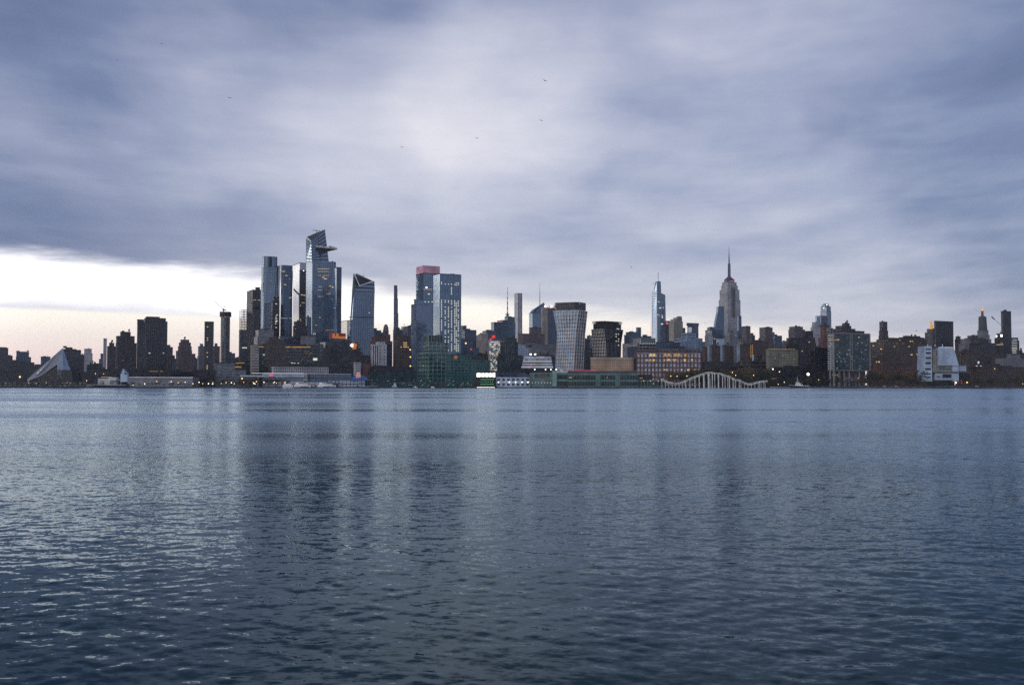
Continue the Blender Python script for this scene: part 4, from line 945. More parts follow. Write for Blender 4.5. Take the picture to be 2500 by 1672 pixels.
# tapering glass tower with spire
Y = 3300
rt = empty('office_tower', (xat(1605, Y), Y, 1.9), 'tapering pale blue glass skyscraper with stepped wedge top and thin spire', 'building')
b4, t4 = wedge(rt, (1589, 1605, 1628), (1592.5, 1604, 1624), (712, 711, 720, 718), 1.9, Y, ('blue_glass', 'mullion_grey', 8, 5, .10, .26, .35))
R1 = recfaces(b4, t4); R1.root = rt
wedge(rt, (1595, 1604, 1614), (1600.5, 1604, 1613), (688, 687, 687, 686), zat(716, Y), Y + 6, ('blue_glass', 'mullion_grey', 8, 5, .10, .26, .35), corename='setback', yfoot=712)
bars(rt, 'spire', 'mullion_grey', [(at(1607, 688, Y + 12), at(1607, 664, Y + 12))], .8, 5)
lit(R1, [(1603, 737, 4, 2), (1608, 737, 5, 2), (1597, 738.5, 4, 1.5), (1611, 752, 5, 3), (1606, 768, 3, 3), (1616, 770, 3, 3), (1609, 770, 2, 2), (1617, 774.5, 4, 5), (1616, 791, 8, 4), (1613, 752, 3, 3), (1619, 751, 3, 2)], 'window_pale')
lit(R1, rowpts(1606, 1622, 751, 3, 3, 1.6, drop=.4) + rowpts(1593, 1604, 766, 3, 3, 1.4, drop=.3), 'window_cool')
bars(rt, 'hoist', 'sign_red', [(at(1589.2, 784, Y - 12), at(1588.6, 818, Y - 12))], .5, 4)

# art deco tower with spire
Y = 3350
dl = ('window_glass', 'limestone', 5.2, 5.2, .46, .44, .4)
R1 = tower('art_deco_tower', 'tall art deco stone skyscraper with stepped shoulders, cone mast and needle antenna', Y, dl,
           [(1763.5, 1798, 689, 1776.5), (1761, 1801, 697, 1776.5), (1757, 1805, 707, 1776), (1755, 1807.5, 732, 1776), (1754, 1809, 812, 1776)], clutter=0)
rt = R1.root; c = at(1780.5, 690, Y + 34); k_ = (Y + 34) / F; zz_ = lambda y: zat(y, Y + 34)
mb = MB(); mb.lathe([(12.5 * k_, zz_(690)), (12.5 * k_, zz_(686.5)), (12.8 * k_, zz_(686.5)), (12.8 * k_, zz_(683.5)), (9 * k_, zz_(680.5)), (5.4 * k_, zz_(677)), (3.6 * k_, zz_(675)), (3.4 * k_, zz_(650)), (3.6 * k_, zz_(649)), (2.4 * k_, zz_(647)), (3.3 * k_, zz_(646.5)), (3.3 * k_, zz_(644.5)), (1.7 * k_, zz_(644)), (1.7 * k_, zz_(637)), (1.9 * k_, zz_(636.5))], (c.x, c.y), 12); mb.build('mast_tower', M['slate_blue'], rt)
mb = MB(); mb.lathe([(1.5 * k_, zz_(637)), (1.1 * k_, zz_(626)), (.8 * k_, zz_(617)), (.45 * k_, zz_(616)), (.3 * k_, zz_(602))], (c.x, c.y), 8); mb.build('antenna', M['steel_dark'], rt)
mb = MB(); mb.box(c.x - .8 * k_, c.x + .7 * k_, c.y - 3.75 * k_, c.y - 3 * k_, zz_(674), zz_(650)); mb.build('window_strip', M['mullion_grey'], rt)
for px_ in (1770.5, 1773, 1783, 1785.5, 1788, 1790.5):
    q = at(px_, 686, Y + 16); litobj(rt, q, 0, 3.0, 2.2, 'parapet_red', 'floodlight', None)
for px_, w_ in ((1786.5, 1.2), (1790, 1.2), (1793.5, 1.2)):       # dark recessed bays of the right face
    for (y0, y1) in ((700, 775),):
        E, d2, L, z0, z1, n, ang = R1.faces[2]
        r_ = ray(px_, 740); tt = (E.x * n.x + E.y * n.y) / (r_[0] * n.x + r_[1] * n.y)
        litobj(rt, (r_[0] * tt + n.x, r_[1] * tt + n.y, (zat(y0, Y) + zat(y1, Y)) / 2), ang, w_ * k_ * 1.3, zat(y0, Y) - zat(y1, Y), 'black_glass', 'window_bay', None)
b_ = empty('flared_tower', (xat(1750, 3250), 3250, 1.9), 'dark tower with curved flaring left side against the art deco skyscraper', 'building')
mb = MB(); xs = [(1754, 748), (1753, 762), (1750, 775), (1747.5, 790), (1745.5, 800), (1744, 822)]
L = [at(x, y, 3250) for x, y in xs]; Rr = [at(1768, y, 3250) for x, y in xs]; dpt = Vector((0, 30, 0))
for i in range(len(xs) - 1):
    mb.q(L[i + 1], Rr[i + 1], Rr[i], L[i]); mb.q(L[i + 1] + dpt, L[i + 1], L[i], L[i] + dpt)
mb.q(L[0], Rr[0], Rr[0] + dpt, L[0] + dpt); mb.build('curved_front', M['deep_glass'], b_)

# twisted lattice towers
Y = 1720
gs = ('blue_glass', 'travertine', 6.4, 4.75, .20, .16, .6); gs2 = ('black_glass', 'travertine', 6.4, 4.4, .22, .20, .7)
def twist(rt, levels, Y, phi, zb, s1=gs, s2=gs2):
    (x0, y0) = levels[0]; E, d2, d1, t_, s_ = ground_rect(x0[0], x0[2], Y, phi, xe=x0[1], py=y0)
    B = [E, E + d2 * t_, E + d2 * t_ + d1 * s_, E + d1 * s_]; Ys = [p.y for p in B]
    cur = [Vector((p.x, p.y, zb)) for p in B]; out = []
    for (x, y) in levels[1:]:
        tE, tR, tL = at(x[1], y, Ys[0]), at(x[2], y, Ys[1]), at(x[0], y, Ys[3]); z = zat(y, Y)
        for p in (tE, tR, tL): p.z = z
        tB = Vector((tL.x + tR.x - tE.x, Ys[2], z)); nxt = [tE, tR, tB, tL]
        mb = MB(); mb.prism(cur, nxt); mb.build('glass_core', M[s1[0]], rt)
        # the corner posts run on, the grid keeps its number of bays
        for (i, j, n, stl) in ((3, 0, 8, s1), (0, 1, 4, s2)):
            L_b = (cur[j] - cur[i]).length; f = MB()
            face_frame(f, cur[i], cur[j], nxt[j], nxt[i], (stl[0], stl[1], stl[2], max(L_b, (nxt[j] - nxt[i]).length) / n, stl[4], stl[5], stl[6]))
            f.build('lattice_frame', M[stl[1]], rt, kind='stuff')
        cur = nxt
    return cur
rt = empty('lattice_tower', (xat(1398, Y), Y, 1.9), 'taller leaning tower wrapped in a pale stone lattice with a dark rounded crown', 'building')
cur = twist(rt, [((1353, 1397, 1421), 905), ((1361, 1405, 1428), 812), ((1351, 1412, 1433.5), 757)], Y, 58, 1.9)
m1 = [p + Vector((0, 1.5, 0)) for p in cur]
E, d2 = cur[0], (cur[1] - cur[0]); ctr = (cur[0] + cur[1] + cur[2] + cur[3]) / 4
def crown(rt, ctr, pts, ytop, ybot, Y, k1=.94, k2=.9):
    def rnd_(pts, k, z):
        out = []
        for i in range(4):
            a, b2_ = pts[i], pts[(i + 1) % 4]
            for f in (.12, .3, .5, .7, .88):
                q = a.lerp(b2_, f); out.append(Vector((ctr.x + (q.x - ctr.x) * k, ctr.y + (q.y - ctr.y) * k, z)))
        return out
    return rnd_(pts, k1, zat(ybot, Y)), rnd_(pts, k2, zat(ytop, Y))
a, b_ = crown(rt, ctr, cur, 737, 756, Y, .97, .97); shell(rt, a, b_, ('black_glass', 'steel_dark', 5.5, 5, .3, .5, .3), 'crown')
R1 = Rec(); R1.root = rt; d_ = (cur[1] - cur[0]); n = Vector((d_.y, -d_.x, 0)).normalized(); R1.faces = [(Vector((cur[0].x, cur[0].y, 0)), Vector((d_.x, d_.y, 0)).normalized(), d_.length, 0, 900, n, math.atan2(d_.y, d_.x))]
lit(R1, [(1410, 741, 2, 1.5), (1414, 741, 2, 1.5)], 'window_amber')
Y = 1760
rt = empty('lattice_tower', (xat(1480, Y), Y, 1.9), 'shorter lattice tower flaring at the top with scaffolding like crown', 'building')
cur = twist(rt, [((1451, 1483, 1512), 880), ((1447, 1479, 1516), 835), ((1444, 1475, 1521), 803)], Y, 52, 1.9, ('black_glass', 'travertine', 5.6, 4.75, .2, .16, .8), ('black_glass', 'black_steel', 4.85, 5, .2, .2, .7))
ctr = (cur[0] + cur[1] + cur[2] + cur[3]) / 4
a, b_ = crown(rt, ctr, cur, 790, 803, Y, .96, .96); shell(rt, a, b_, ('black_glass', 'black_steel', 3.4, 3.6, .5, .4, .5), 'crown')
for i in range(4):
    z = zat(789 - i * 1.7, Y); mb = MB(); pts = [ctr.lerp(p, .97) for p in cur]
    mb.prism([Vector((p.x, p.y, z)) for p in pts], [Vector((p.x, p.y, z + .4)) for p in pts]); mb.build('scaffold_deck', M['rust_red' if i == 3 else 'steel_dark'], rt)
for i in range(4):
    for f in (.1, .3, .5, .7, .9):
        p = ctr.lerp(cur[i].lerp(cur[(i + 1) % 4], f), .96); mb = MB(); mb.bar((p.x, p.y, zat(791, Y)), (p.x, p.y, zat(783.5, Y)), .25, 4); mb.build('scaffold_post', M['steel_dark'], rt)
R1 = Rec(); R1.root = rt; d_ = (cur[1] - cur[0]); n = Vector((d_.y, -d_.x, 0)).normalized(); R1.faces = [(Vector((cur[0].x, cur[0].y, 0)), Vector((d_.x, d_.y, 0)).normalized(), d_.length, 0, 900, n, math.atan2(d_.y, d_.x))]
lit(R1, [(1505, 803), (1508.5, 803), (1502.5, 816), (1508, 816), (1502.5, 822), (1508.5, 827.5), (1502.5, 833), (1508, 833), (1508, 843)], 'window_pale', w=1.5, h=1.5, proud=2)

# faceted prism tower top and spire
Y = 3300; rt = [o for o in C.objects if o.get('label', '').startswith('blue prism tower')][0]
b4, t4 = wedge(rt, (1292, 1300, 1336), (1299, 1308, 1328), (757, 752, 738, 744), zat(765, Y), Y + 2, 'blue', yfoot=765, corename='sloping_crown')
sp_ = empty('spire', at(1318, 745, Y + 20), 'thin pale spire rising from the faceted blue prism tower', 'spire')
mb = MB(); mb.bar(at(1318, 748, Y + 20), at(1318, 712, Y + 20), 1.5, 5, .9); mb.build('lower_section', M['mullion_grey'], sp_)
mb = MB(); mb.bar(at(1318, 712, Y + 20), at(1318, 690, Y + 20), .7, 5, .3); mb.build('upper_section', M['mullion_grey'], sp_)

# golden pyramid, pointed clock tower, crowned glass tower
def pyr(rt, x0, x1, yb, ax, ay, Y, name, m, tw=.6, lean=0):
    E, d2, d1, t_, s_ = ground_rect(x0, x1, Y, 28, .95, py=yb); zb = zat(yb, Y); zt = zat(ay, Y + s_ / 2)
    b4 = [E, E + d2 * t_, E + d2 * t_ + d1 * s_, E + d1 * s_]; c = at(ax, ay, Y + s_ / 2); f = tw * 2 / max(t_, .1); cc = sum(b4, Vector()) / 4
    mb = MB(); mb.prism([Vector((p.x, p.y, zb)) for p in b4], [Vector((c.x + (p.x - cc.x) * f, c.y + (p.y - cc.y) * f, zt)) for p in b4]); return mb.build(name, M[m], rt)
rt = empty('pyramid_roof', at(2274, 802, 3000), 'small glowing golden pyramid spire on a dark stepped tower', 'spire')
pyr(rt, 2268.5, 2280, 803, 2274, 787, 3004, 'gold_roof', 'gold_leaf_glow', 1.3); pyr(rt, 2273, 2275, 788, 2274, 781, 3010, 'finial', 'gold_leaf_glow', .2)
R1 = tower('clock_tower', 'pointed pyramid roofed tower with small gold lantern at the right side', 2900, ('window_glass', 'stone_grey', 5, 5, .5, .45, .3),
           [(2386, 2413, 807), (2383, 2416, 818), (2376, 2420, 828)], clutter=0)
rt = R1.root
pyr(rt, 2388.5, 2411, 807.5, 2398.5, 773, 2906, 'pyramid_roof', 'concrete_dark', 7.6)
mb = MB(); c = at(2398.5, 774, 2920); kk = 2920 / F; z_ = lambda y: zat(y, 2920)
mb.lathe([(5.4 * kk, z_(775)), (5.4 * kk, z_(771.5)), (3.3 * kk, z_(771)), (2.6 * kk, z_(762)), (3.2 * kk, z_(761.5)), (2.8 * kk, z_(759))], (c.x, c.y), 8); mb.build('lantern', M['brick_purple'], rt)
mb = MB(); mb.lathe([(2.7 * kk, z_(759.5)), (2.4 * kk, z_(756)), (1.1 * kk, z_(753.5)), (.5 * kk, z_(749.5))], (c.x, c.y), 8); mb.build('gold_cap', M['gold_leaf_glow'], rt)
R1 = tower('office_tower', 'crowned blue glass tower with jagged rounded top, tallest on the right half', 3000, ('blue_glass', 'mullion_grey', 5, 4, .2, .2, .3),
           [(2010, 2022, 742, 2014), (2006, 2024, 745, 2014), (2004, 2028, 749, 2018), (2003, 2029, 760, 2018)], clutter=0)
q = at(2018.5, 744, 2985); litobj(R1.root, q, 0, 3, 3, 'lamp_white', 'beacon', None); q = at(2011, 752, 2985); litobj(R1.root, q, 0, 2.4, 2.4, 'lamp_white', 'beacon', None)
for i in range(6): q = at(2005 + i * 2.9, 771, 2868); litobj(R1.root, q, 0, 1.8, 1.1, 'sign_red', 'roof_lamp', None)
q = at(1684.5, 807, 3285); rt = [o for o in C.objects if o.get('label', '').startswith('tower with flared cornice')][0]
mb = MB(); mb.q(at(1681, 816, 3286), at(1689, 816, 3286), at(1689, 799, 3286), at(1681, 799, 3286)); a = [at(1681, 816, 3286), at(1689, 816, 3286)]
mb = MB(); mb.prism([a[0], a[1], a[1] + Vector((0, 9, 0)), a[0] + Vector((0, 9, 0))], [at(1681, 799, 3286), at(1689, 799, 3286), at(1689, 799, 3286) + Vector((0, 9, 0)), at(1681, 799, 3286) + Vector((0, 9, 0))]); mb.build('bright_panel', M['white_trim'], rt)  # plain white box set on the facade

# curved skyline bits: brick warehouse with big windows
Y = 1650
R1 = tower('brick_warehouse', 'long red brick warehouse with large pale windows in a regular grid', Y, ('pale_glass', 'brick_red', 8.1, 6.35, .34, .26, .8),
           [(1547, 1711, 862, 1554)], clutter=0, phi=9)
rt = R1.root; E, d2, d1, t_, s_, z1 = R1.top
mb = MB()
for (f0, f1, y0, y1, nm, mm) in ((.0, 1.0, 855, 863, 'attic_storey', 'brick_red'), (.05, .31, 838, 855, 'penthouse', 'black_glass'), (.31, .98, 851, 856, 'roof_terrace', 'grey_glass')):
    pp = [E + d2 * f0 * t_ + d1 * 3, E + d2 * f1 * t_ + d1 * 3, E + d2 * f1 * t_ + d1 * s_ * .6, E + d2 * f0 * t_ + d1 * s_ * .6]
    shell(rt, [Vector((p.x, p.y, zat(y1, Y))) for p in pp], [Vector((p.x, p.y, zat(y0, Y))) for p in pp], ('window_glass' if mm != 'black_glass' else mm, 'brick_red' if nm == 'attic_storey' else 'stone_grey', 5, 6.35, .6 if nm == 'attic_storey' else .08, .5 if nm == 'attic_storey' else .2, .4), nm)
z = zat(862.5, Y); a, b_ = E + Vector((0, -1.2, 0)), E + d2 * t_ + Vector((0, -1.2, 0)); a.z = b_.z = z; bars(rt, 'cornice', 'stone_light', [(a, b_)], .7, 4)
lit(R1, [(1588.5, 867, 4.2, 4.5), (1596.5, 867, 4.2, 4.5)], 'window_warm'); lit(R1, [(1624, 866.5, 4, 4.4), (1633, 866.5, 3.6, 4.4), (1649, 866.5, 4.2, 4.4), (1657, 866.5, 4, 4.6), (1673, 867, 3.6, 3.4)], 'window_amber')
lit(R1, [(1632.5, 878.5, 4, 3), (1643.5, 878.5, 2.2, 2), (1649, 878.5, 2.4, 2), (1671.5, 879, 4, 3.6), (1689, 878, 3.4, 2), (1580, 879, 2, 2), (1588, 879, 2, 2), (1596, 879, 3, 3), (1622, 879, 2, 2)], 'window_warm')
lit(R1, [(1680.5, 903, 4.6, 3), (1625, 903, 4, 2), (1664, 903, 1.6, 2), (1694, 903, 2.4, 2), (1704, 904, 2, 2.4)], 'window_warm')
lit(R1, rowpts(1562, 1600, 849.5, 4, 1.2, 1, drop=.1) + [(1666, 849.5, 1.5, 1.5), (1668, 849.5, 2, 1.5), (1676, 850, 2, 1.8), (1697.5, 850, 2, 1.8)], 'window_pale')
for i in range(9): q = at(1563 + i * 4.6, 838.5, Y + 2); litobj(rt, q, .15, 1.4, .8, 'window_pale', 'roof_lamp', None)

# curved brick block
rt = empty('brick_block', (xat(1490, 1640), 1640, 1.9), 'low tan brick block with rounded corner and pale roof edge under the shorter lattice tower', 'building')
E, d2, d1, t_, s_ = ground_rect(1440, 1550, 1640, 6, .25, py=880); pts = rrect(E, d2, d1, t_, s_, 8)
shell(rt, [Vector((p.x, p.y, 1.9)) for p in pts], [Vector((p.x, p.y, zat(877, 1640))) for p in pts], ('window_glass', 'brick_tan', 4.5, 3.2, .74, .70, .25))
pts2 = rrect(E + Vector((-1, -1, 0)), d2, d1, t_ + 2, s_, 9); mb = MB(); mb.prism([Vector((p.x, p.y, zat(877, 1640))) for p in pts2], [Vector((p.x, p.y, zat(872.5, 1640))) for p in pts2]); mb.build('roof_edge', M['stone_beige'], rt)

# terraced white glass building
Y = 1620
rt = empty('office_building', (xat(1310, Y), Y, 1.9), 'white sail like glass building with stepped horizontal bands', 'building')
bands = [(1272, 1351, 902), (1274, 1350, 893), (1275.5, 1348, 887), (1277, 1347, 881), (1279, 1345.5, 870)]
for i, (x0, x1, y0) in enumerate(bands):
    y1 = bands[i + 1][2] if i + 1 < len(bands) else None
    if y1 is None: break
    nx0, nx1, _ = bands[i + 1]; D = 24
    for (ya, yb, mm, nm, ins) in ((y0, y0 - (y0 - y1) * .42, 'black_glass', 'window_band', .8), (y0 - (y0 - y1) * .42, y1, 'cladding_white' if i < 3 else 'pale_glass', 'white_band', 0)):
        fa, fb = (y0 - ya) / (y0 - y1), (y0 - yb) / (y0 - y1); L = lambda p, q, f: p + (q - p) * f
        if i == 3: mm = 'pale_glass'; nm = 'frosted_band'
        bo = [at(L(x0, nx0, fa), ya, Y + ins), at(L(x1, nx1, fa), ya, Y + 4 + ins)]; to = [at(L(x0, nx0, fb), yb, Y + ins + 1), at(L(x1, nx1, fb), yb, Y + 5 + ins)]
        mb = MB(); dd = Vector((0, D, 0)); mb.prism([bo[0], bo[1], bo[1] + dd, bo[0] + dd], [to[0], to[1], to[1] + dd, to[0] + dd]); mb.build(nm, M[mm], rt)
for i in range(10): q = at(1307 + i * 1.7, 883.5, Y - 1); litobj(rt, q, 0, 1.0, .8, 'window_amber', 'window', None)
q = at(1297, 892, Y - 1); litobj(rt, q, 0, 1.8, 1.8, 'sign_red', 'window', None)

# framed glass hotel on stilts
Y = 1700
rt = empty('hotel_building', (xat(2034, Y), Y, 1.9), 'broad concrete framed glass slab raised on stilts with two bays of dark glass', 'building')
E, d2, d1, t_, s_ = ground_rect(2021, 2123, Y, 22, xe=2034.5, py=815); pts = [E, E + d2 * t_, E + d2 * t_ + d1 * s_, E + d1 * s_]
zb, zt = zat(904, Y), zat(814, Y)
bo = [Vector((p.x, p.y, zb)) for p in pts]; to = [Vector((p.x, p.y, zt)) for p in pts]
mb = MB(); mb.prism(bo, to); mb.build('glass_core', M['green_glass'], rt)
f = MB(); face_frame(f, bo[3], bo[0], to[0], to[3], ('x', 'x', 3.9, 9, .12, .42, .5)); f.build('balcony_grid', M['stone_light'], rt, kind='stuff')
f = MB(); face_frame(f, bo[0], bo[1], to[1], to[0], ('x', 'x', 3.9, 3.2, .10, .12, .2)); f.build('mullion_grid', M['steel_dark'], rt, kind='stuff')
for (f0, f1) in ((-.005, .015), (.44, .455), (.495, .51), (.985, 1.01)):
    mb = MB(); nn = Vector((math.sin(math.radians(22)), -math.cos(math.radians(22)), 0)); a, b_ = E + d2 * f0 * t_ + nn * 1.2, E + d2 * f1 * t_ + nn * 1.2; dd = -nn * 2
    mb.prism([Vector((p.x, p.y, zb - .6)) for p in (a, b_, b_ + dd, a + dd)], [Vector((p.x, p.y, zt + 1)) for p in (a, b_, b_ + dd, a + dd)]); mb.build('frame_post', M['concrete'], rt)
for (za, zc) in ((zb - .8, zb + .8), (zt - .3, zt + 1.3)):
    mb = MB(); a, b_ = E + nn * 1.0, E + d2 * t_ + nn * 1.0; dd = -nn * 2; mb.prism([Vector((p.x, p.y, za)) for p in (a, b_, b_ + dd, a + dd)], [Vector((p.x, p.y, zc)) for p in (a, b_, b_ + dd, a + dd)]); mb.build('frame_beam', M['concrete'], rt)
for f_ in (.02, .16, .30, .44, .72, .96):
    p = E + d2 * f_ * t_ + d1 * 2; mb = MB(); mb.bar((p.x, p.y, 1.9), (p.x, p.y, zb), 1.3, 6, 1.7); mb.build('stilt', M['concrete'], rt)
    p = E + d2 * f_ * t_ + d1 * (s_ - 3); mb = MB(); mb.bar((p.x, p.y, 1.9), (p.x, p.y, zb), 1.3, 6, 1.7); mb.build('stilt', M['concrete'], rt)
R1 = Rec(); R1.root = rt; R1.faces = [(E, d2, t_, 0, 900, nn, math.radians(22)), (E + d1 * s_, -d1, s_, 0, 900, Vector((-math.cos(math.radians(22)), -math.sin(math.radians(22)), 0)), math.radians(22 - 90))]
lit(R1, rowpts(2023, 2046, 830, 3, 2.6, 1.4, drop=.1), 'window_amber'); lit(R1, [(2046, 829.5, 3, 1.6), (2096.5, 823.5, 2, 1.6)], 'window_warm')
lit(R1, [(2033, 915.5, 3, 2), (2052, 915.5, 4, 3), (2039, 915, 2, 2)], 'window_dim', proud=-6)
for i in range(26):
    rg = random.Random(60 + i); 
    lit(R1, [(rg.uniform(2037, 2120), 832 + 5.6 * rg.randint(0, 12), 2.6, 1.8)], 'window_cool' if 0 else 'pale_glass', label='pale curtain', name='curtain')
r = T(O, 'grey rooftop room with lit band stacked on the left part of the framed glass hotel', 1735, 'conc', [(2021, 2033, 802), (2021, 2060, 813)], clutter=0)

# pale angular museum
Y = 1600
def pbox(rt, x0, x1, y0, y1, Y, dep, m, name, xt0=None, xt1=None):
    a, b_ = at(x0, y1, Y), at(x1, y1, Y); c, d_ = at(x0 if xt0 is None else xt0, y0, Y), at(x1 if xt1 is None else xt1, y0, Y); dd = Vector((0, dep, 0))
    mb = MB(); mb.prism([a, b_, b_ + dd, a + dd], [c, d_, d_ + dd, c + dd]); return mb.build(name, M[m], rt)
rt = empty('museum_building', (xat(2300, Y), Y, 1.9), 'pale blue angular museum with a blank slanted upper volume', 'building')
pbox(rt, 2254, 2276, 845, 931, Y, 26, 'cladding_blue', 'tower_wall', 2257, 2275)
for i, yy in enumerate((852.5, 862.5, 874.5, 887, 901.5, 912.5, 920.5)):
    pbox(rt, 2261 - i * .5, 2272.5, yy - (1.4 if i in (0, 5, 6) else 3.0), yy + 1.4, Y - .35, 2, 'black_glass', 'window')
pbox(rt, 2278, 2285.5, 852, 893, Y + 3, 12, 'stone_beige', 'stair_shaft')
for i in range(9): pbox(rt, 2279.3, 2284.3, 854 + i * 4.4, 856 + i * 4.4, Y + 2.7, 1, 'window_glass', 'window')
pbox(rt, 2276, 2292, 846, 928, Y + 9, 14, 'concrete_night', 'recess')
pbox(rt, 2291, 2341, 849.5, 892.5, Y - 2, 30, 'cladding_blue', 'slanted_volume', 2292, 2329)
pbox(rt, 2292, 2329, 846.5, 849.5, Y + 4, 20, 'cladding_white', 'roof_edge', 2296, 2325)
pbox(rt, 2278, 2324, 893, 907.5, Y + 1, 24, 'olive_wall', 'gallery_wall')
for i in range(5): pbox(rt, 2285 + i * 7.6, 2291 + i * 7.6, 896, 903, Y + .7, 1, 'grey_glass', 'window')
pbox(rt, 2278, 2372, 907.5, 910.5, Y - 1, 24, 'concrete_dark', 'terrace')
pbox(rt, 2325, 2341, 893, 930, Y, 24, 'cladding_blue', 'lower_wall')
pbox(rt, 2342, 2359, 893, 906, Y + 5, 24, 'cladding_blue', 'side_block')
pbox(rt, 2283, 2325, 911, 928, Y, 24, 'cladding_blue', 'lower_wall')
pbox(rt, 2301, 2323, 913, 922, Y - .35, 2, 'black_glass', 'window'); pbox(rt, 2287, 2295, 918, 920.5, Y - .35, 2, 'black_glass', 'window')
pbox(rt, 2342, 2369, 911, 930, Y + 6, 20, 'black_glass', 'lobby_wall')
for i in range(3): bars(rt, 'exhaust_pipe', 'cladding_white', [(at(2265 + i * 18, 846, Y + 12), at(2265 + i * 18, 840.5, Y + 12))], .7, 5)

# ------------------------------------------------------------------ piers and waterfront
def shed(name, label, x0, x1, y0, Y, st, dep=30, ybase=943, cat='building', tops=()):
    rt = empty(name, (xat((x0 + x1) / 2, Y), Y, 1.5), label, cat)
    a, b_ = xat(x0, Y), xat(x1, Y); z0, z1 = 1.5, zat(y0, Y)
    shell(rt, [Vector(p) for p in ((a, Y, z0), (b_, Y, z0), (b_, Y + dep, z0), (a, Y + dep, z0))], [Vector(p) for p in ((a, Y, z1), (b_, Y, z1), (b_, Y + dep, z1), (a, Y + dep, z1))], st)
    R = Rec(); R.root = rt; R.faces = [(Vector((a, Y, 0)), Vector((1, 0, 0)), b_ - a, 0, 900, Vector((0, -1, 0)), 0.)]
    return R
def pier(x0, x1, Y0, label, Y1=SH):
    a, b_ = xat(x0, Y0, 944), xat(x1, Y0, 944); rt = empty('pier', ((a + b_) / 2, Y0, 0), label, 'pier')
    mb = MB(); mb.box(a, b_, Y0, Y1 + 1, .9, 1.5); mb.build('deck', M['concrete_night'], rt)
    n = max(2, int((b_ - a) / 9)); me = None
    for i in range(n + 1):
        x = a + 1 + (b_ - a - 2) * i / n
        if me is None: mb = MB(); mb.bar((x, Y0 + 1, -2), (x, Y0 + 1, .9), .5, 6); o = mb.build('pile', M['timber_wet'], rt); me = o; x_0 = x
        else: o = me.copy(); C.objects.link(o); o.parent = rt; o.location = (x - x_0, 0, 0)
pier(1290, 1392, 1492, 'dark pier deck under the green head house')
pier(1394, 1624, 1490, 'long dark pier deck under the green shed')
pier(1160, 1212, 1496, 'short pier deck under the floodlit golf range')
pier(88, 150, 1440, 'dark finger pier at the far left shore'); pier(338, 470, 1455, 'long dark pier in front of the cruise shed'); pier(556, 612, 1475, 'short dark pier below the teal shed')
pier(880, 1010, 1492, 'dark pier under the left part of the green netting'); pier(2050, 2120, 1480, 'short dark pier in front of the hotel on stilts'); pier(2290, 2420, 1486, 'low dark pier in front of the museum')
R1 = shed('pier_shed', 'long green pier shed with two bands of dark windows', 1387, 1557, 914, 1496, ('black_glass', 'cladding_green', 8.6, 4.2, .12, .34, .5), 24)
pbox(R1.root, 1387, 1556, 905, 914, 1503, 14, 'concrete_dark', 'upper_storey'); bars(R1.root, 'roof_edge', 'cladding_green_pale', [(at(1387, 913.6, 1495), at(1557, 913.6, 1495))], .55, 4)
for px_ in (1454, 1502): pbox(R1.root, px_, px_ + 12, 915, 943, 1495, 2, 'cladding_green', 'stair_bay')
for i in range(30): q = at(1397 + i * 2.05, 904 + i * .02, 1502); litobj(R1.root, q, 0, 1.0, .8, 'sign_pink', 'neon_letter', None)
lit(R1, [(1390.5, 921.5, 1.6, 1), (1394, 921.5, 2.4, 1), (1482, 921.5, 1.2, 1)], 'window_warm')
R1 = shed('pier_shed', 'lower green pier shed continuing towards the flower pillar island', 1557, 1622, 928, 1500, ('black_glass', 'cladding_green', 9, 5, .2, .3, .5), 20)
lit(R1, [(1571, 929.5, 2, 1.4), (1588, 929.5, 2, 1.4), (1607, 929.5, 2, 1.4), (1595, 936.5, 1, 2)], 'window_warm')
rt = R1.root; R1 = shed('restaurant_block', 'dark block with amber windows behind the lower green pier shed', 1557, 1592, 914, 1530, 'black', 16)
lit(R1, [(1563, 923), (1567, 923), (1594, 923.5), (1602, 923)], 'window_amber', w=2, h=1.2)
R1 = shed('head_house', 'green pier head house with stepped window bands left of the long shed', 1294, 1350, 909, 1500, ('grey_glass', 'cladding_green', 5.4, 3.6, .3, .46, .5), 26)
pbox(R1.root, 1349, 1359, 905, 943, 1497, 26, 'cladding_green_pale', 'stair_tower'); pbox(R1.root, 1359, 1388, 910, 943, 1499, 26, 'cladding_green', 'wing')
pbox(R1.root, 1361, 1387, 915, 925, 1498.5, 1, 'black_glass', 'window_band'); pbox(R1.root, 1361, 1387, 931, 942, 1498.5, 1, 'black_glass', 'window_band')
pbox(R1.root, 1306, 1341, 914.5, 919.5, 1499.2, 1, 'black_glass', 'window_band')
for i in range(9): q = at(1313 + i * 3, 917 + (i % 2), 1498.6); litobj(R1.root, q, 0, 1.2, .9, 'window_dim', 'window', None)
for i in range(7): q = at(1300 + i * 7.4, 934, 1498.6); litobj(R1.root, q, 0, 1.0, .9, 'window_pale', 'lamp', None)
for x_ in (1305.6, 1332, 1345, 1358): q = at(x_, 902, 1500); litobj(R1.root, q, 0, 1.7, 1.5, 'lamp_white', 'roof_lamp', None)
R1 = shed('waterfront_hall', 'low grey blue hall with five white lamps between golf range and green head house', 1212, 1294, 921, 1510, ('window_glass', 'cladding_blue', 6, 7.4, .4, .5, .5), 24)
E_ = at(1262, 912, 1520); mb = MB(); pts = [at(1252, 921, 1512), at(1262, 911, 1520), at(1278, 909, 1524), at(1288, 914, 1520), at(1294, 920, 1512)]
b = [Vector((p.x, p.y, 12)) for p in pts]; mb.prism(b + [Vector((p.x, p.y + 20, 12)) for p in reversed(pts)], pts + [Vector((p.x, p.y + 20, p.z)) for p in reversed(pts)]); mb.build('folded_roof', M['slate_blue'], R1.root)
for x_ in (1217, 1243.5, 1259, 1274.5, 1289): q = at(x_, 933, 1508.6); litobj(R1.root, q, 0, 1.5, 1.3, 'lamp_white', 'wall_lamp', None)
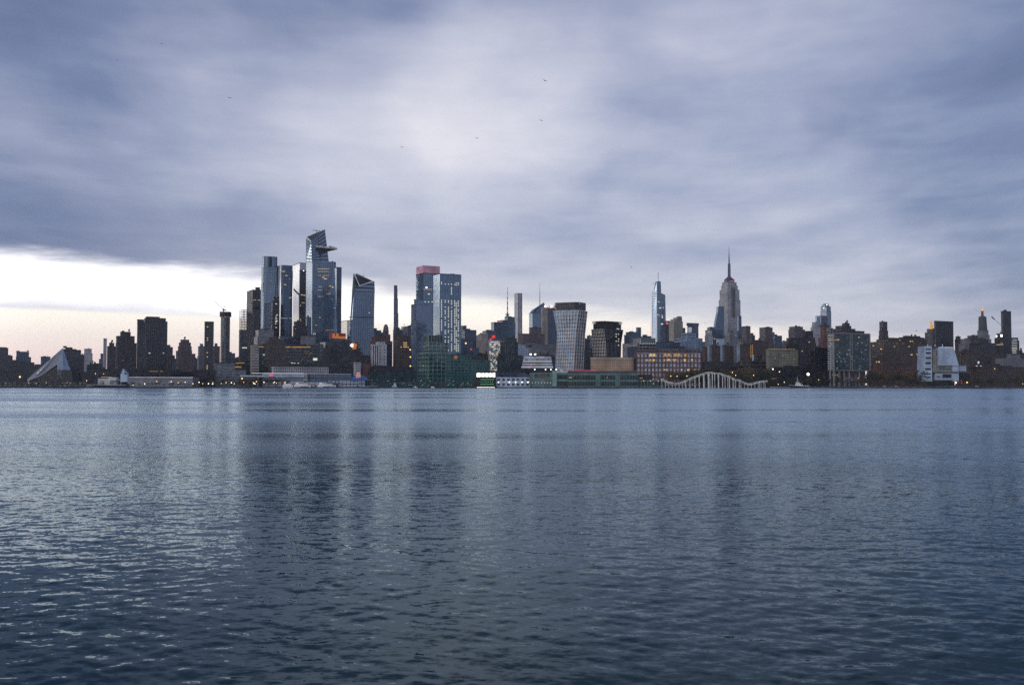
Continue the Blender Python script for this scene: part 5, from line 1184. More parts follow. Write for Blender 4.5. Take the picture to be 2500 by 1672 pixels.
q = at(1234, 934, 1508.6); litobj(R1.root, q, 0, 3, 1, 'window_amber', 'wall_lamp', None)
# golf range with floodlights
R1 = shed('golf_range', 'open tiered golf range with green lit decks under a blazing row of floodlights', 1164, 1207, 921, 1502, ('black_glass', 'black_steel', 4.6, 2.6, .2, .2, 1.2), 14)
for yy, st_ in ((926, 'green_dots'), (932, 'green_dots'), (938, 'green_dots')):
    for i in range(13 if yy != 932 else 7): q = at(1174.5 + i * (2.5 if yy != 932 else 4.6), yy, 1500.2); litobj(R1.root, q, 0, .6, .7, st_, 'tee_light', None)
for i in range(15):
    q = at(1165.4 + i * 2.98, 915.6 - (i % 2) * .4, 1503); litobj(R1.root, q, 0, 1.75, 4.6 + (i % 3) * .6 + (1.0 if i in (0, 1, 14) else 0), 'lamp_white_hot', 'floodlight', None)
bars(R1.root, 'light_gantry', 'steel_dark', [(at(1163, 920, 1504), at(1208, 920, 1504))], .6, 4)
for i in range(12): q = at(1166 + i * 3.6, 945.2, 1495.6); litobj(R1.root, q, 0, 1.9, .5, 'lamp_white', 'floodlight_reflection', None)  # glowing strip at the waterline stands in for the floodlights' reflection
# ferry terminal sheds on the left
R1 = shed('ferry_shed', 'long blue grey ferry shed with a thin white lit roof line', 642, 742, 911, 1560, ('grey_glass', 'cladding_blue', 7, 9, .1, .4, .4), 20)
bars(R1.root, 'lit_roof_line', 'strip_white', [(at(614, 910.8, 1558), at(741, 911.8, 1558))], .45, 4)
pbox(R1.root, 586, 742, 916, 920, 1552, 6, 'cladding_blue', 'canopy'); q = at(662.5, 916, 1550); litobj(R1.root, q, 0, 5.5, 3.6, 'sign_pink', 'sign', 'pink lit round sign')
R1 = shed('waterfront_shed', 'dark teal shed under the canopy left of the ferry shed', 590, 622, 919, 1545, ('black_glass', 'concrete_dark', 7, 9, .1, .4, .4), 12)
R1 = shed('waterfront_shed', 'blue shed right of the ferry shed with pale roof line', 742, 858, 912, 1565, ('deep_glass', 'slate_blue', 7, 9, .1, .3, .4), 20)
bars(R1.root, 'lit_roof_line', 'cladding_white', [(at(750, 912.6, 1563), at(858, 913.2, 1563))], .35, 4)
for i in range(5): pbox(R1.root, 741, 750, 911.5 + i * 4, 913.2 + i * 4, 1556, 6, 'cladding_white', 'louvre')
R1 = shed('dock_building', 'low glass dock building with white roof edge next to the docked white ferry', 709, 796, 933, 1522, ('blue_glass', 'cladding_blue', 4, 6, .2, .2, .4), 10)
bars(R1.root, 'roof_edge', 'cladding_white', [(at(708, 934, 1520), at(800, 934.5, 1520))], .35, 4)
lit(R1, [(761, 935.5, 2, 1.6), (763, 938.5, 3, 1), (774, 938.5, 1.6, 1), (790, 938.5, 2, 1), (780, 939, 3, 1)], 'sign_orange'); lit(R1, rowpts(712, 790, 942, 5, 1.4, .8, drop=.5), 'window_cool')
R1 = shed('ferry_terminal', 'blue roofed ferry terminal with red and white striped lit sign', 800, 892, 928, 1530, ('blue_glass', 'concrete_dark', 6, 6, .2, .3, .4), 14)
a, b_, c = at(853, 928, 1528), at(897, 928, 1528), at(875, 915, 1536)
mb = MB(); dd = Vector((0, 26, 0)); mb.prism([a, b_, b_ + dd, a + dd], [at(865, 916, 1536), at(888, 916, 1536), at(888, 916, 1545), at(865, 916, 1545)]); mb.build('hipped_roof', M['canvas_blue'], R1.root)
for i in range(6):
    q = at(874.5, 910 + i * 2.3, 1526); litobj(R1.root, q, 0, 7.0 - (2 if i == 0 else 0), .62, 'sign_stripe' if 0 else ('window_pale' if i % 2 == 0 else 'sign_red'), 'sign_stripe', 'lit sign stripe')
for (x0_, x1_, yy) in ((832, 856, 931), (838, 880, 935), (830, 870, 943), (880, 925, 943)):
    for i in range(int((x1_ - x0_) / 4)): q = at(x0_ + i * 4, yy, 1516); litobj(R1.root, q, 0, 1.8, .35, 'window_cool', 'rail_light', None)
R1 = shed('waterfront_shed', 'long dark teal shed with pale lights behind the golf netting', 905, 1160, 931, 1525, ('green_glass', 'concrete_night', 5, 8, .1, .3, .4), 16)
rg = random.Random(33)
for i in range(46): q = at(rg.uniform(905, 1160), rg.choice([927, 930, 936, 940]), 1522); litobj(R1.root, q, 0, rg.uniform(.6, 2.6), .5, rg.choice(['window_cool', 'window_dim', 'green_dots', 'window_cool']), 'wall_lamp', None)
# cruise shed on far left
R1 = shed('cruise_shed', 'long pale cruise shed with bright roof strip at the left waterfront', 312, 471, 921, 1580, ('grey_glass', 'stone_grey', 12, 14, .6, .7, .4), 30)
bars(R1.root, 'roof_strip', 'white_trim', [(at(314, 921, 1578), at(471, 921.5, 1578))], .8, 4)
R1 = shed('cruise_shed', 'short pale shed with warm lit strip left of the moored grey ship', 240, 285, 924, 1580, ('grey_glass', 'stone_light', 9, 14, .6, .6, .4), 20)
for i in range(9): q = at(248 + i * 2.9, 920.8, 1579); litobj(R1.root, q, 0, 1.8, .6, 'window_warm', 'roof_lamp', None)
pbox(R1.root, 265, 284, 921, 929, 1574, 10, 'cladding_white', 'end_block')
R1 = shed('dock_building', 'dark long dock building with a few warm lamps at the far left waterfront', -30, 214, 932, 1560, ('window_glass', 'concrete_night', 5, 8, .3, .4, .4), 16)
for (x_, y_) in ((113, 934), (151.5, 935), (164, 934), (89, 936), (70, 935.5)): q = at(x_, y_, 1557); litobj(R1.root, q, 0, 1.3, 1.1, 'window_warm', 'wall_lamp', None)
pbox(R1.root, 150, 176, 905, 933, 1600, 14, 'brick_dark', 'boiler_house')

# netting of the golf range
nm = bpy.data.materials.new('green_netting'); nm.use_nodes = True; k = NT(nm.node_tree); o = k.n('ShaderNodeOutputMaterial')
tr = k.n('ShaderNodeBsdfTransparent'); df = k.n('ShaderNodeBsdfDiffuse'); df.inputs[0].default_value = (.014, .064, .075, 1); mx = k.n('ShaderNodeMixShader')
g = k.n('ShaderNodeNewGeometry'); nz = k.noise(g.outputs['Position'], .05, 3, .6).outputs['Fac']
k.l(k.lin(nz, .3, .7, .20, .46), mx.inputs[0]); k.l(tr.outputs[0], mx.inputs[1]); k.l(df.outputs[0], mx.inputs[2]); k.l(mx.outputs[0], o.inputs[0]); M['netting'] = nm
rt = empty('golf_netting', (xat(1030, 1520), 1520, 1.9), 'tall teal green netting on thin poles around the pier left of the golf range', 'netting')
seq = [(902, 908), (950, 907), (1000, 905), (1050, 906), (1100, 905), (1162, 908)]
for i in range(len(seq) - 1):
    a, b_ = at(seq[i][0], seq[i][1], 1512), at(seq[i + 1][0], seq[i + 1][1], 1512); n = 8; mb = MB()
    for j in range(n):
        p, q = a.lerp(b_, j / n), a.lerp(b_, (j + 1) / n); sag = lambda f: -1.2 * math.sin(f * math.pi)
        mb.q((p.x, p.y, 1.6), (q.x, q.y, 1.6), (q.x, q.y, q.z + sag((j + 1) / n)), (p.x, p.y, p.z + sag(j / n)))
    mb.build('net_panel', M['netting'], rt)
for x_, y_ in seq: p = at(x_, y_ - 1, 1512); mb = MB(); mb.bar((p.x, p.y, 1.5), (p.x, p.y, p.z), .28, 5); mb.build('pole', M['steel_dark'], rt)
rt = empty('golf_netting', (xat(1140, 1540), 1540, 1.9), 'taller fainter green netting panels beside the floodlit golf range', 'netting')
seq = [(1086, 866), (1122, 864), (1160, 868), (1198, 880)]
for i in range(len(seq) - 1):
    a, b_ = at(*seq[i], 1545), at(*seq[i + 1], 1545); mb = MB(); mb.q((a.x, a.y, 1.9), (b_.x, b_.y, 1.9), b_, a); mb.build('net_panel', M['netting'], rt)
for x_, y_ in seq: p = at(x_, y_ - 1, 1545); mb = MB(); mb.bar((p.x, p.y, 1.5), (p.x, p.y, p.z), .28, 5); mb.build('pole', M['steel_dark'], rt)

# ------------------------------------------------------------------ island on flower shaped pillars
Y = 1488
rt = empty('park_island', (xat(1740, Y), Y, 0), 'undulating park island carried on white flower shaped pillars in the water', 'island')
prof = [(1614, 924), (1625, 929), (1640, 933), (1655, 934), (1668, 931), (1688, 922), (1700, 917), (1712, 913), (1726, 908), (1733, 907.3), (1745, 909), (1757, 910), (1768, 914), (1778, 916), (1785, 920), (1795, 925), (1805, 926), (1811, 930), (1820, 934), (1830, 936), (1840, 935), (1850, 931), (1860, 929), (1875, 928)]
def ptop(x): return float(np.interp(x, [p[0] for p in prof], [p[1] for p in prof]))
rg = random.Random(21)
def pot(x, y, Yp, w=3.0, thick=.95):
    p = at(x, y, Yp); mb = MB(); h = p.z
    mb.lathe([(thick * 1.15, -2.0), (thick, 1), (thick * .95, h * .45), (thick * 1.2, max(1.2, h - 4.2)), (w * .72, max(1.6, h - 2.3)), (w, h - .5), (w * .96, h), (w * .7, h - .15)], (p.x, Yp), 9)
    o = mb.build('flower_pillar', M['island_concrete'], rt, smooth=False)
    mb = MB(); mb.lathe([(w * .75, h - .3), (w * .7, h + .35), (.2, h + .6)], (p.x, Yp), 8); mb.build('planting', M['lawn'], o)
def rim(x, y, Yp, w):
    p = at(x, y, Yp); mb = MB(); h = p.z; mb.lathe([(.4, h - 3.2), (w * .72, h - 2), (w, h - .4), (w * .96, h), (w * .6, h - .1)], (p.x, Yp), 8); mb.build('planter_rim', M['island_concrete'], rt)
for i, x in enumerate(np.arange(1690, 1808, 4.4)): rim(x, ptop(x) + rg.uniform(-.2, .6), Y + rg.uniform(-3, 1), 2.1)
for i, x in enumerate([x for x in np.arange(1616, 1876, 8.4) if x < 1690 or x > 1806]): rim(x + 4, ptop(x + 4) + .3, Y, 2.0); pot(x, ptop(x) + rg.uniform(-.3, .8), Y + rg.uniform(-2, 2), 1.9, .42 if x < 1690 or x > 1806 else .01 + .35)
for x, w in ((1696.5, 1.0), (1707, 1.15), (1718, 1.7), (1730, 2.3), (1739, 1.1), (1745, .8), (1754, 1.7), (1764, 1.1), (1770, .8), (1777, .8), (1781, 1.1), (1790, .9), (1796, .7), (1806, 1.0), (1673.5, .6), (1686, .5), (1855, .8), (1865, .6)):
    pot(x, ptop(x) + .6, Y - 4, 2.4, w * .62)
for i in range(9): x = rg.uniform(1690, 1808); pot(x, ptop(x) + 2.5, Y + rg.uniform(8, 26), 2.2, .6)
mb = MB(); xs = list(np.arange(1614, 1876, 4.))
for i in range(len(xs) - 1):
    a, b_ = at(xs[i], ptop(xs[i]) + 1.2, Y + 3), at(xs[i + 1], ptop(xs[i + 1]) + 1.2, Y + 3); a2, b2 = a + Vector((0, 34, .5)), b_ + Vector((0, 34, .5)); h = Vector((0, 0, 1.2))
    mb.q(a, b_, b2, a2); mb.q(a - h, b_ - h, b_, a); mb.q(a2 - h, b2 - h, b_ - h, a - h)
mb.build('deck', M['lawn'], rt)

# ------------------------------------------------------------------ trees
def crown_mesh(seed, bare=False):
    r = random.Random(seed); mb = MB()
    blobs = [(r.uniform(-.30, .30), r.uniform(-.30, .30), r.uniform(.48, .86), r.uniform(.13, .26)) for _ in range(9)]
    for i in range(230):
        bx, by, bz, br = r.choice(blobs); d_ = Vector((r.gauss(0, 1), r.gauss(0, 1), r.gauss(0, 1))).normalized() * br * r.uniform(.4, 1.1)
        p = Vector((bx, by, bz)) + d_; u = Vector((r.gauss(0, 1), r.gauss(0, 1), r.gauss(0, 1))).normalized(); w = u.orthogonal().normalized(); s_ = r.uniform(.02, .045)
        mb.q(p + u * s_, p + w * s_, p - u * s_, p - w * s_)
    me = bpy.data.meshes.new('crown'); me.from_pydata(mb.v, [], mb.f); return me
def trunk_mesh(seed):
    r = random.Random(seed); mb = MB(); mb.bar((0, 0, -.02), (0, 0, .45), .022, 6, .014)
    for i in range(6):
        a = r.uniform(0, 6.28); z = r.uniform(.25, .45); mb.bar((0, 0, z), (.26 * math.cos(a), .26 * math.sin(a), z + r.uniform(.18, .4)), .010, 4, .004)
    me = bpy.data.meshes.new('trunk'); me.from_pydata(mb.v, [], mb.f); me.materials.append(M['bark']); return me
TM = {}; TR = [trunk_mesh(i) for i in range(3)]
for lf in ('leaf_green', 'leaf_brown', 'leaf_dark', 'blossom'):
    TM[lf] = []
    for i in range(4): me = crown_mesh(i * 7 + 1); me.materials.append(M[lf]); TM[lf].append(me)
rt_ = random.Random(77)
ORD = ['', 'second ', 'third ', 'fourth ', 'fifth ', 'sixth ', 'seventh ', 'eighth ', 'ninth ', 'tenth ', 'eleventh ', 'twelfth ', 'thirteenth ', 'fourteenth ', 'fifteenth ', 'sixteenth ', 'seventeenth ', 'eighteenth ', 'nineteenth ', 'twentieth ', 'twenty first ', 'twenty second ', 'twenty third ', 'twenty fourth ', 'twenty fifth ', 'twenty sixth ', 'twenty seventh ', 'twenty eighth ']
def place(i, n):
    if i == 0: return 'leftmost '
    if i == n - 1: return 'rightmost '
    return ORD[i] + 'from left, ' if i < n / 2 else (ORD[n - 1 - i] + 'from right, ')
def trees(x0, x1, ytop, n, lf, label, group, Y0=1535, Y1=1600, wid=1.0):
    for i in range(n):
        x = x0 + (x1 - x0) * (i + rt_.uniform(.1, .9)) / n; Y = rt_.uniform(Y0, Y1); h = (zat(ytop + rt_.uniform(-2, 4), Y) - 1.9); h = max(5, h)
        o = empty('tree', (xat(x, Y, 930), Y, 1.9), place(i, n) + label, 'tree', group)
        c = bpy.data.objects.new('crown', rt_.choice(TM[lf if isinstance(lf, str) else rt_.choice(lf)])); C.objects.link(c); c.parent = o
        s_ = h; c.scale = (s_ * rt_.uniform(.9, 1.25) * wid, s_ * wid, s_); c.rotation_euler = (0, 0, rt_.uniform(0, 6))
        t_ = bpy.data.objects.new('trunk', rt_.choice(TR)); C.objects.link(t_); t_.parent = o; t_.scale = (s_, s_, s_)
trees(-10, 230, 931, 16, 'leaf_dark', 'low dark tree in the row at the far left waterfront', 'trees at the far left waterfront', 1524, 1550)
trees(310, 500, 933, 18, ['leaf_dark', 'leaf_green'], 'small dark tree in the row in front of the cruise shed', 'trees before the cruise shed', 1524, 1545)
trees(500, 590, 928, 10, ['leaf_dark', 'leaf_green'], 'dark green tree below the terraced grey office', 'trees below the terraced grey office', 1524, 1560)
trees(585, 702, 923, 18, ['leaf_dark', 'leaf_brown'], 'dark brown tree between canopy and water left of the white ferry', 'trees left of the white ferry', 1524, 1550)
trees(898, 965, 926, 7, ['leaf_dark', 'leaf_brown'], 'dark tree right of the blue roofed ferry terminal', 'trees right of the ferry terminal', 1516 + 6, 1530)
trees(975, 1160, 936, 14, 'leaf_dark', 'small dark tree at the water under the green netting', 'trees under the green netting', 1523, 1530)
trees(1630, 1700, 905, 10, ['leaf_dark', 'leaf_brown'], 'tall dark brown tree between brick warehouse and island', 'trees left behind the island', 1560, 1620)
trees(1700, 1880, 899, 26, ['leaf_dark', 'leaf_brown'], 'dark brown park tree behind the flower pillar island', 'trees behind the island', 1560, 1640)
trees(1700, 1880, 916, 16, ['leaf_dark', 'leaf_green'], 'low dark tree close behind the island deck', 'low trees close behind the island', 1526, 1545)
trees(1880, 2020, 921, 14, ['leaf_dark', 'leaf_green'], 'dark tree on the bank behind the tugboat', 'trees behind the tugboat', 1535, 1580)
trees(2020, 2125, 922, 9, ['leaf_dark', 'leaf_brown'], 'brown tree under the hotel on stilts', 'trees under the hotel on stilts', 1540, 1580)
trees(2068, 2102, 920, 3, 'blossom', 'pale grey blossoming tree in front of the hotel on stilts', 'pale blossoming trees', 1524, 1534, 1.3)
trees(2120, 2262, 905, 22, ['leaf_brown', 'leaf_dark'], 'tall dark brown tree before the very wide warehouse', 'trees before the very wide warehouse', 1560, 1680)
trees(2110, 2262, 925, 14, ['leaf_brown', 'leaf_dark'], 'low brown tree on the bank left of the museum', 'low trees left of the museum', 1528, 1550)
trees(2262, 2372, 931, 11, ['leaf_dark', 'leaf_green'], 'low dark tree in front of the pale angular museum', 'trees before the museum', 1528, 1550)
trees(2372, 2520, 922, 16, ['leaf_dark', 'leaf_brown'], 'dark tree before the brown warehouse in the right foreground', 'trees before the right foreground warehouse', 1530, 1570)

# ------------------------------------------------------------------ lamps, boats, birds
def lamp(x, y, m, label, group=None, s=1.0, Y=1522, name='street_lamp'):
    p = at(x, y, Y); o = empty(name, (p.x, Y, 1.5), label, 'street lamp' if name == 'street_lamp' else 'light mast', group)
    mb = MB(); mb.bar((p.x, Y, 1.4), (p.x, Y, p.z - .3 * s), .14, 5, .09); mb.build('pole', M['steel_dark'], o)
    mb = MB(); r = .62 * s; mb.lathe([(.1, p.z - r), (r * .8, p.z - r * .6), (r, p.z), (r * .7, p.z + r * .7), (.05, p.z + r)], (p.x, Y), 8); mb.build('lamp_head', M[m], o)
LP = sorted(((325, 940), (353, 937), (382.6, 931), (418, 931.5), (435, 934), (452, 933), (471, 936.5), (486, 933), (495, 936.5), (509, 936.5), (520, 934), (519, 937), (540, 936), (552, 934), (565, 934), (572, 936.4), (595, 933), (618, 933.5), (620, 936), (626, 931.5), (623, 937), (644.5, 933), (670, 933), (674.6, 934.8), (668, 934.5), (696, 933)))
for i_, (x, y) in enumerate(LP):
    lamp(x, y, 'lamp_warm' if rt_.random() < .7 else 'lamp_white', place(i_, len(LP)) + 'small glowing street lamp along the left waterfront', 'street lamps along the left waterfront', .9 + rt_.random() * .5)
lamp(48.6, 920, 'lamp_warm', 'big glowing amber lamp at the far left shore', None, 2.2, name='light_mast')
lamp(591, 924, 'lamp_warm', 'large amber lamp beside the teal shed', None, 1.8, name='light_mast')
lamp(233, 912, 'lamp_warm', 'small warm lamp high left of the pale cruise shed', None, 1.1, 1600, 'light_mast'); lamp(253, 912.5, 'lamp_warm', 'small dim lamp above the warm lit cruise shed', None, .9, 1600, 'light_mast')
lamp(211.5, 929, 'lamp_warm', 'orange lamp beside the bow of the moored grey ship', None, 1.1, name='light_mast')
lamp(239, 941, 'lamp_white', 'white lamp at the water under the moored ship bow', None, .9)
lamp(1973, 913.5, 'lamp_white_hot', 'very bright white floodlight above the tugboat', None, 3.6, 1530, 'light_mast')
lamp(1887, 901, 'lamp_white', 'white square looking lamp below the yellowish building', None, 1.9, 1600, 'light_mast'); lamp(1903, 907.5, 'lamp_warm', 'yellow lamp right of the white one below the yellowish building', None, 1.5, 1600, 'light_mast')
for i_, (x, y) in enumerate(((1637.6, 918), (1653, 918), (1677, 918), (1788, 909), (1796, 916), (1835, 922), (1840, 916))): lamp(x, y, 'lamp_warm', place(i_, 7) + 'warm park lamp among the trees behind the flower pillar island', 'park lamps behind the island', 1.2, 1548)
lamp(2334, 934, 'lamp_white', 'white lamp below the right side of the museum', None, 1.7); lamp(2361, 933.5, 'lamp_warm', 'warm lamp right of the museum', None, 1.7); lamp(2095, 923, 'sign_orange', 'round orange window built as a glowing lamp beside the pale blossoming trees', None, 2.2, 1536)  # the round orange window is built as a lamp on a pole
lamp(1999, 927, 'lamp_warm', 'small yellow lamp right of the tugboat', None, 1.0); lamp(1915, 933, 'lamp_white', 'small white lamp left of the tugboat', None, .9); lamp(1900, 938, 'lamp_warm', 'low yellow lamp at the bank left of the tugboat', None, 1.0)
ts = empty('traffic_light', (xat(2347, 1540), 1540, 1.9), 'red traffic lights below the museum right side', 'traffic light')
for (x, y) in ((2347, 929), (2339, 932.5), (2340, 936), (2348, 935)): q = at(x, y, 1540); mb = MB(); mb.bar((q.x, q.y, 1.9), (q.x, q.y, q.z), .15, 4); mb.build('pole', M['steel_dark'], ts); litobj(ts, q, 0, 1.0, 1.2, 'sign_red', 'signal_head', None)
fx = empty('awning', at(1890, 924, 1600), 'long glowing orange awning below the yellowish building', 'awning')
for i in range(6): q = at(1884 + i * 2.2, 924, 1600); litobj(fx, q, 0, 1.5, 1.1 - abs(i - 3) * .15, 'sign_orange', 'light_panel', None)
mb = MB(); q = at(1890, 922.5, 1600); mb.box(q.x - 5, q.x + 5, q.y - 1, q.y + 2, q.z - .3, q.z + .3); mb.build('canopy', M['black_steel'], fx)
cars = [(2025, 940), (2160, 939), (2170, 939.5), (2188, 938), (2206, 939), (2385, 940), (2412, 939.5)]
for i, (x, y) in enumerate(cars):
    p = at(x, 940, 1524); o = empty('parked_car', (p.x, 1524, 1.9), place(i, 7) + 'small car parked on the bank between tugboat and right frame edge', 'car', 'cars parked along the right bank')
    mb = MB(); L = 2.2; mb.prism([Vector(v) for v in ((p.x - L, 1523, 2.2), (p.x + L, 1523, 2.2), (p.x + L, 1525, 2.2), (p.x - L, 1525, 2.2))], [Vector(v) for v in ((p.x - L, 1523, 2.9), (p.x + L, 1523, 2.8), (p.x + L, 1525, 2.8), (p.x - L, 1525, 2.9))]); mb.build('body', M['boat_white' if i % 2 else 'steel_dark'], o)
    mb = MB(); mb.prism([Vector(v) for v in ((p.x - 1.6, 1523.1, 2.9), (p.x + 1.2, 1523.1, 2.85), (p.x + 1.2, 1524.9, 2.85), (p.x - 1.6, 1524.9, 2.9))], [Vector(v) for v in ((p.x - 1.1, 1523.3, 3.4), (p.x + .6, 1523.3, 3.4), (p.x + .6, 1524.7, 3.4), (p.x - 1.1, 1524.7, 3.4))]); mb.build('cabin', M['black_glass'], o)
    for sx in (-1.3, 1.3): mb = MB(); mb.bar((p.x + sx, 1522.9, 2.25), (p.x + sx, 1523.2, 2.25), .34, 8); mb.build('wheel', M['black_steel'], o)
# white posts along the right bank: jersey barrier
o = empty('barrier_wall', (xat(2100, 1519), 1519, 1.3), 'pale broken line of low barriers along the right bank', 'barrier')
for i in range(60): x = 1990 + i * 6.2; q = at(x, 941, 1519.5); mb = MB(); mb.box(q.x - 1.5, q.x + 1.5, 1519, 1519.6, 1.3, 2.3); mb.build('barrier', M['concrete_dark' if i % 3 else 'stone_grey'], o)

def boat(name, label, x, y, L, Y, hullm, parts, fac=1, cat='boat', hh=2.2, sheer=1.0):
    p = at(x, y, Y); o = empty(name, (p.x, Y, 0), label, cat); mb = MB(); n = 10; top = []; bot = []
    for i in range(n + 1):
        f = i / n; wv = (1 - (abs(f - .55) / .55) ** 2.6) if f < .55 else (1 - (abs(f - .55) / .62) ** 4)
        wv = max(.03, wv) * L * .13; xx = p.x + fac * (f - .5) * L; z = hh + sheer * (1 - f) ** 2.2 * 1.5
        top.append((xx, wv, z)); bot.append((p.x + fac * ((f - .5) * L * .93 + .02 * L), wv * .75, -.5))
    for i in range(n):
        for sg in (-1, 1):
            a, b_, c, d_ = bot[i], bot[i + 1], top[i + 1], top[i]; v = [(q[0], Y + sg * q[1], q[2]) for q in (a, b_, c, d_)]
            mb.q(*(v if sg * fac < 0 else v[::-1]))
        mb.q((top[i][0], Y - top[i][1], top[i][2]), (top[i + 1][0], Y - top[i + 1][1], top[i + 1][2]), (top[i + 1][0], Y + top[i + 1][1], top[i + 1][2]), (top[i][0], Y + top[i][1], top[i][2]))
    a, c = bot[n], top[n]; mb.q((a[0], Y - a[1], a[2]), (a[0], Y + a[1], a[2]), (c[0], Y + c[1], c[2]), (c[0], Y - c[1], c[2]))
    mb.build('hull', M[hullm], o)
    mb = MB()
    for i in range(n):
        for sg in (-1, 1): a, b_ = top[i], top[i + 1]; mb.bar((a[0], Y + sg * a[1], a[2]), (b_[0], Y + sg * b_[1], b_[2]), .22, 4)
    mb.build('gunwale', M['boat_white'], o)
    for (nm_, f0, f1, z0, z1, w, m) in parts:
        mb = MB(); x0, x1 = p.x + fac * (f0 - .5) * L, p.x + fac * (f1 - .5) * L; x0, x1 = min(x0, x1), max(x0, x1); s_ = (z1 - z0) * .12
        mb.prism([Vector(v) for v in ((x0, Y - w, z0), (x1, Y - w, z0), (x1, Y + w, z0), (x0, Y + w, z0))], [Vector(v) for v in ((x0 + s_, Y - w * .9, z1), (x1 - s_, Y - w * .9, z1), (x1 - s_, Y + w * .9, z1), (x0 + s_, Y + w * .9, z1))]); mb.build(nm_, M[m], o)
    return o, p
o, p = boat('tugboat', 'tugboat with black hull, white rail and high white wheelhouse at the bank', 1953, 944, 32, 1488, 'hull_black',
     [('deckhouse', .28, .62, 2.4, 5.2, 2.6, 'boat_white'), ('deckhouse', .3, .52, 5.2, 7.6, 2.2, 'boat_white'), ('wheelhouse', .32, .46, 7.6, 10, 1.8, 'boat_white'), ('window_band', .315, .465, 8.4, 9.3, 1.86, 'black_glass'), ('funnel', .54, .62, 5.2, 9.2, 1.0, 'deck_red'), ('stern_house', .66, .92, 2.4, 4.0, 2.0, 'cladding_blue')], sheer=1.6)
bars(o, 'mast', 'boat_white', [((p.x - 3.6, 1488, 10), (p.x - 3.6, 1488, 17))], .22, 5); bars(o, 'mast_arm', 'boat_white', [((p.x - 5.2, 1488, 13), (p.x - 2, 1488, 13)), ((p.x - 4.6, 1488, 15.4), (p.x - 2.6, 1488, 15.4))], .15, 4)
for i in range(9): q = at(1932 + i * 4.6, 942.5, 1488 - 4.1); mb = MB(); mb.lathe([(.25, q.z - .5), (.5, q.z - .2), (.5, q.z + .2), (.25, q.z + .5)], (q.x, q.y), 6); mb.build('fender', M['black_steel'], o)
fer = [('main_deck', .08, .98, 1.6, 4.2, 3.3, 'boat_white'), ('window_band', .14, .95, 2.4, 3.4, 3.35, 'black_glass'), ('upper_deck', .14, .8, 4.2, 6.4, 2.9, 'boat_white'), ('window_band', .18, .78, 4.9, 5.8, 2.95, 'black_glass'), ('wheelhouse', .16, .3, 6.4, 8.2, 1.6, 'boat_white')]
boat('ferry', 'white double deck ferry docked at the left waterfront with bow to the left', 703, 943, 17, 1505, 'boat_white', fer)
boat('ferry', 'white ferry docked in front of the low glass dock building', 738, 943, 28, 1503, 'hull_black', fer)
boat('ferry', 'blue hulled ferry docked below the blue shed', 797, 943, 30, 1503, 'canvas_blue', fer)
boat('motor_yacht', 'small pale blue motor yacht seen bow on right of the ferry terminal', 964, 942, 9, 1506, 'boat_white', [('cabin', .2, .85, 1.4, 4.4, 1.6, 'cladding_blue'), ('flybridge', .3, .7, 4.4, 7.5, 1.2, 'cladding_blue')], hh=1.2)
boat('motorboat', 'small white motorboat moored under the green netting', 1014, 943, 7.5, 1508, 'boat_white', [('cabin', .3, .7, .9, 2.6, 1.2, 'boat_white')], hh=.9); boat('motorboat', 'small white motorboat right of another one, under the green netting', 1057, 943, 6, 1508, 'boat_white', [('cabin', .3, .7, .9, 2.3, 1, 'boat_white')], hh=.9)
boat('barge', 'flat dark barge moored right of the tugboat', 1905, 945, 30, 1492, 'hull_black', [('deckhouse', .6, .8, 1.2, 3, 2, 'brick_dark')], hh=1.1, sheer=.3)
o, p = boat('moored_ship', 'moored grey ship with pale bow and a pale stacked island tower', 262, 944, 62, 1500, 'steel_dark', [('flight_deck', .02, .98, 4.2, 5.2, 6, 'concrete_dark'), ('bow_plating', .02, .2, 2.2, 4.4, 4, 'cladding_blue')], hh=4.2, sheer=.9)
for (x0_, x1_, y0_, y1_) in ((294, 311, 912, 932), (297, 307, 906, 912), (299, 303, 901, 906), (304, 310, 909, 914)): pbox(o, x0_, x1_, y0_, y1_, 1500, 6, 'cladding_blue', 'island_tower')

def bird(x, y, Y, s, tilt, label):
    p = at(x, y, Y); o = empty('seagull', p, label, 'bird'); o.rotation_euler = (tilt * .3, tilt, .4)
    def bp(name, pts, fs):
        me = bpy.data.meshes.new(name); me.from_pydata([(a * s, b_ * s, c * s) for a, b_, c in pts], [], fs); me.materials.append(M['bird_dark']); q = bpy.data.objects.new(name, me); C.objects.link(q); q.parent = o
    body = MB(); body.v = []; mbb = MB(); mbb.bar((-.0, -.28, 0), (0, .1, .02), .09, 8, .10); mbb.bar((0, .1, .02), (0, .3, 0), .10, 8, .02); mbb.bar((0, -.28, 0), (0, -.4, .0), .06, 6, .02)
    bp('body', mbb.v, mbb.f)
    for sg in (-1, 1):
        bp('wing', [(0, -.12, .05), (0, .1, .05), (sg * .34, -.16, .20), (sg * .36, .05, .20), (sg * .78, -.02, .06), (sg * .8, .06, .05), (0, -.08, .0), (0, .08, 0), (sg * .34, -.13, .16), (sg * .36, .03, .16)],
           [(0, 1, 3, 2), (2, 3, 5, 4), (6, 8, 9, 7), (8, 4, 5, 9), (0, 2, 8, 6), (2, 4, 8), (1, 7, 9, 3), (3, 9, 5)])
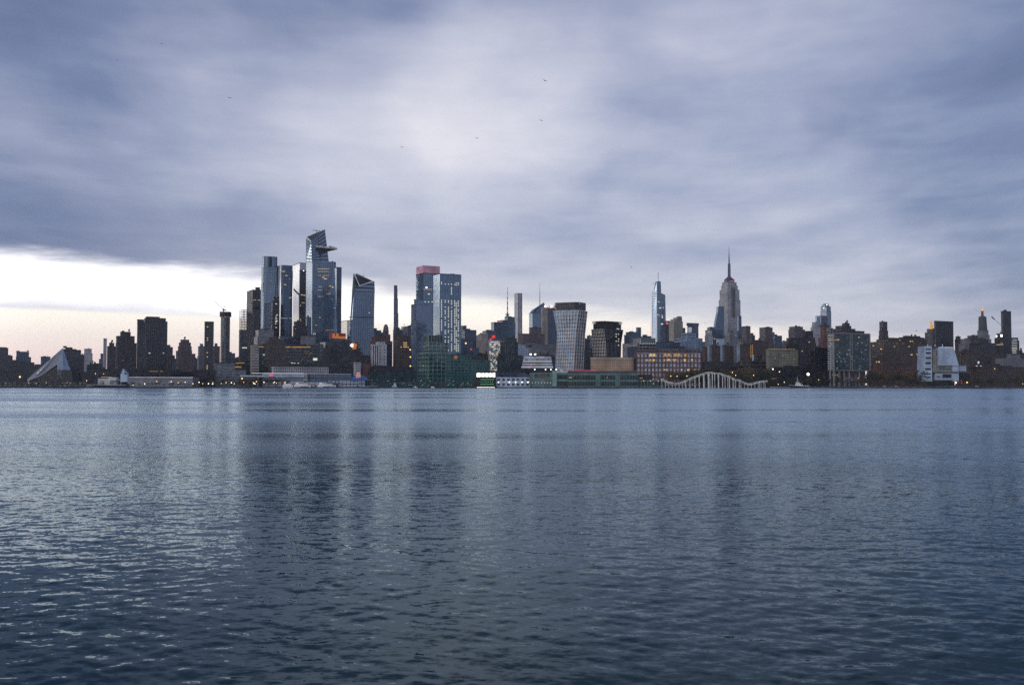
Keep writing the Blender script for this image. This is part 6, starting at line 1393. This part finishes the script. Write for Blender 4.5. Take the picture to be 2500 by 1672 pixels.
for (x, y, Y, s, t_, lb) in ((1330, 198, 400, .8, .3, 'dark seagull flying highest over the bright cloud patch'), (1321, 295, 420, .7, .35, 'dark seagull flying below the highest one, over the bright cloud'),
        (1164, 338, 430, .7, -.1, 'dark seagull flying in the middle of the sky above the two blue towers'), (981, 360, 420, .7, .1, 'pale looking seagull flying left of the middle of the sky'),
        (560, 240, 420, .8, .1, 'seagull flying alone in the upper left sky'), (1541, 652, 500, .7, .2, 'small seagull low over the gap left of the tapering spire tower'),
        (2237, 808, 420, .6, -.5, 'seagull just above the very wide warehouse on the right'), (395, 108, 520, .6, .2, 'faint seagull highest in the left sky'), (286, 148, 560, .6, .1, 'faint tiny seagull near the upper left corner'), (1595, 693, 600, .9, .5, 'dark bird beside the top of the tapering spire tower')):
    bird(x, y, Y, s * 1.8, t_, lb)

R_ = Rec(); bd = empty('lit_billboard', at(863, 845, 1900), 'glowing orange white rooftop billboard below the slanted top tower', 'billboard')
for (x, y, w, h, m_) in ((861, 843, 5, 6, 'lamp_white'), (866, 846, 6, 9, 'sign_orange'), (857, 843, 3, 3, 'lamp_white'), (863, 850, 5, 4, 'sign_orange'), (868, 842, 5, 5, 'sign_orange'), (862, 838, 5, 3, 'sign_orange')):
    q = at(x, y, 1899 - (y % 5) * .3); litobj(bd, q, math.radians(28), w, h, m_, 'light_panel', None)
mb = MB(); q = at(863, 845, 1902); mb.box(q.x - 9, q.x + 9, q.y, q.y + 1, q.z - 8, q.z + 8); mb.build('frame', M['black_steel'], bd); mb = MB(); mb.bar((q.x, q.y + .5, 1.9), (q.x, q.y + .5, q.z - 8), 1, 5); mb.build('post', M['black_steel'], bd)
# air between the river and the far towers
def haze(dens):
    mb = MB(); mb.box(-9500, 9500, -300, 9500, -7, 480)
    m = bpy.data.materials.new('haze_air'); m.use_nodes = True; nt = m.node_tree; nt.nodes.clear()
    v = nt.nodes.new('ShaderNodeVolumePrincipled'); v.inputs['Color'].default_value = (.80, .86, .98, 1); v.inputs['Density'].default_value = dens; v.inputs['Anisotropy'].default_value = .2
    o = nt.nodes.new('ShaderNodeOutputMaterial'); nt.links.new(v.outputs[0], o.inputs['Volume']); h = mb.build('haze', m, kind='stuff'); return h
HAZE = 3.2e-5
if HAZE: haze(HAZE)
bpy.context.view_layer.update()
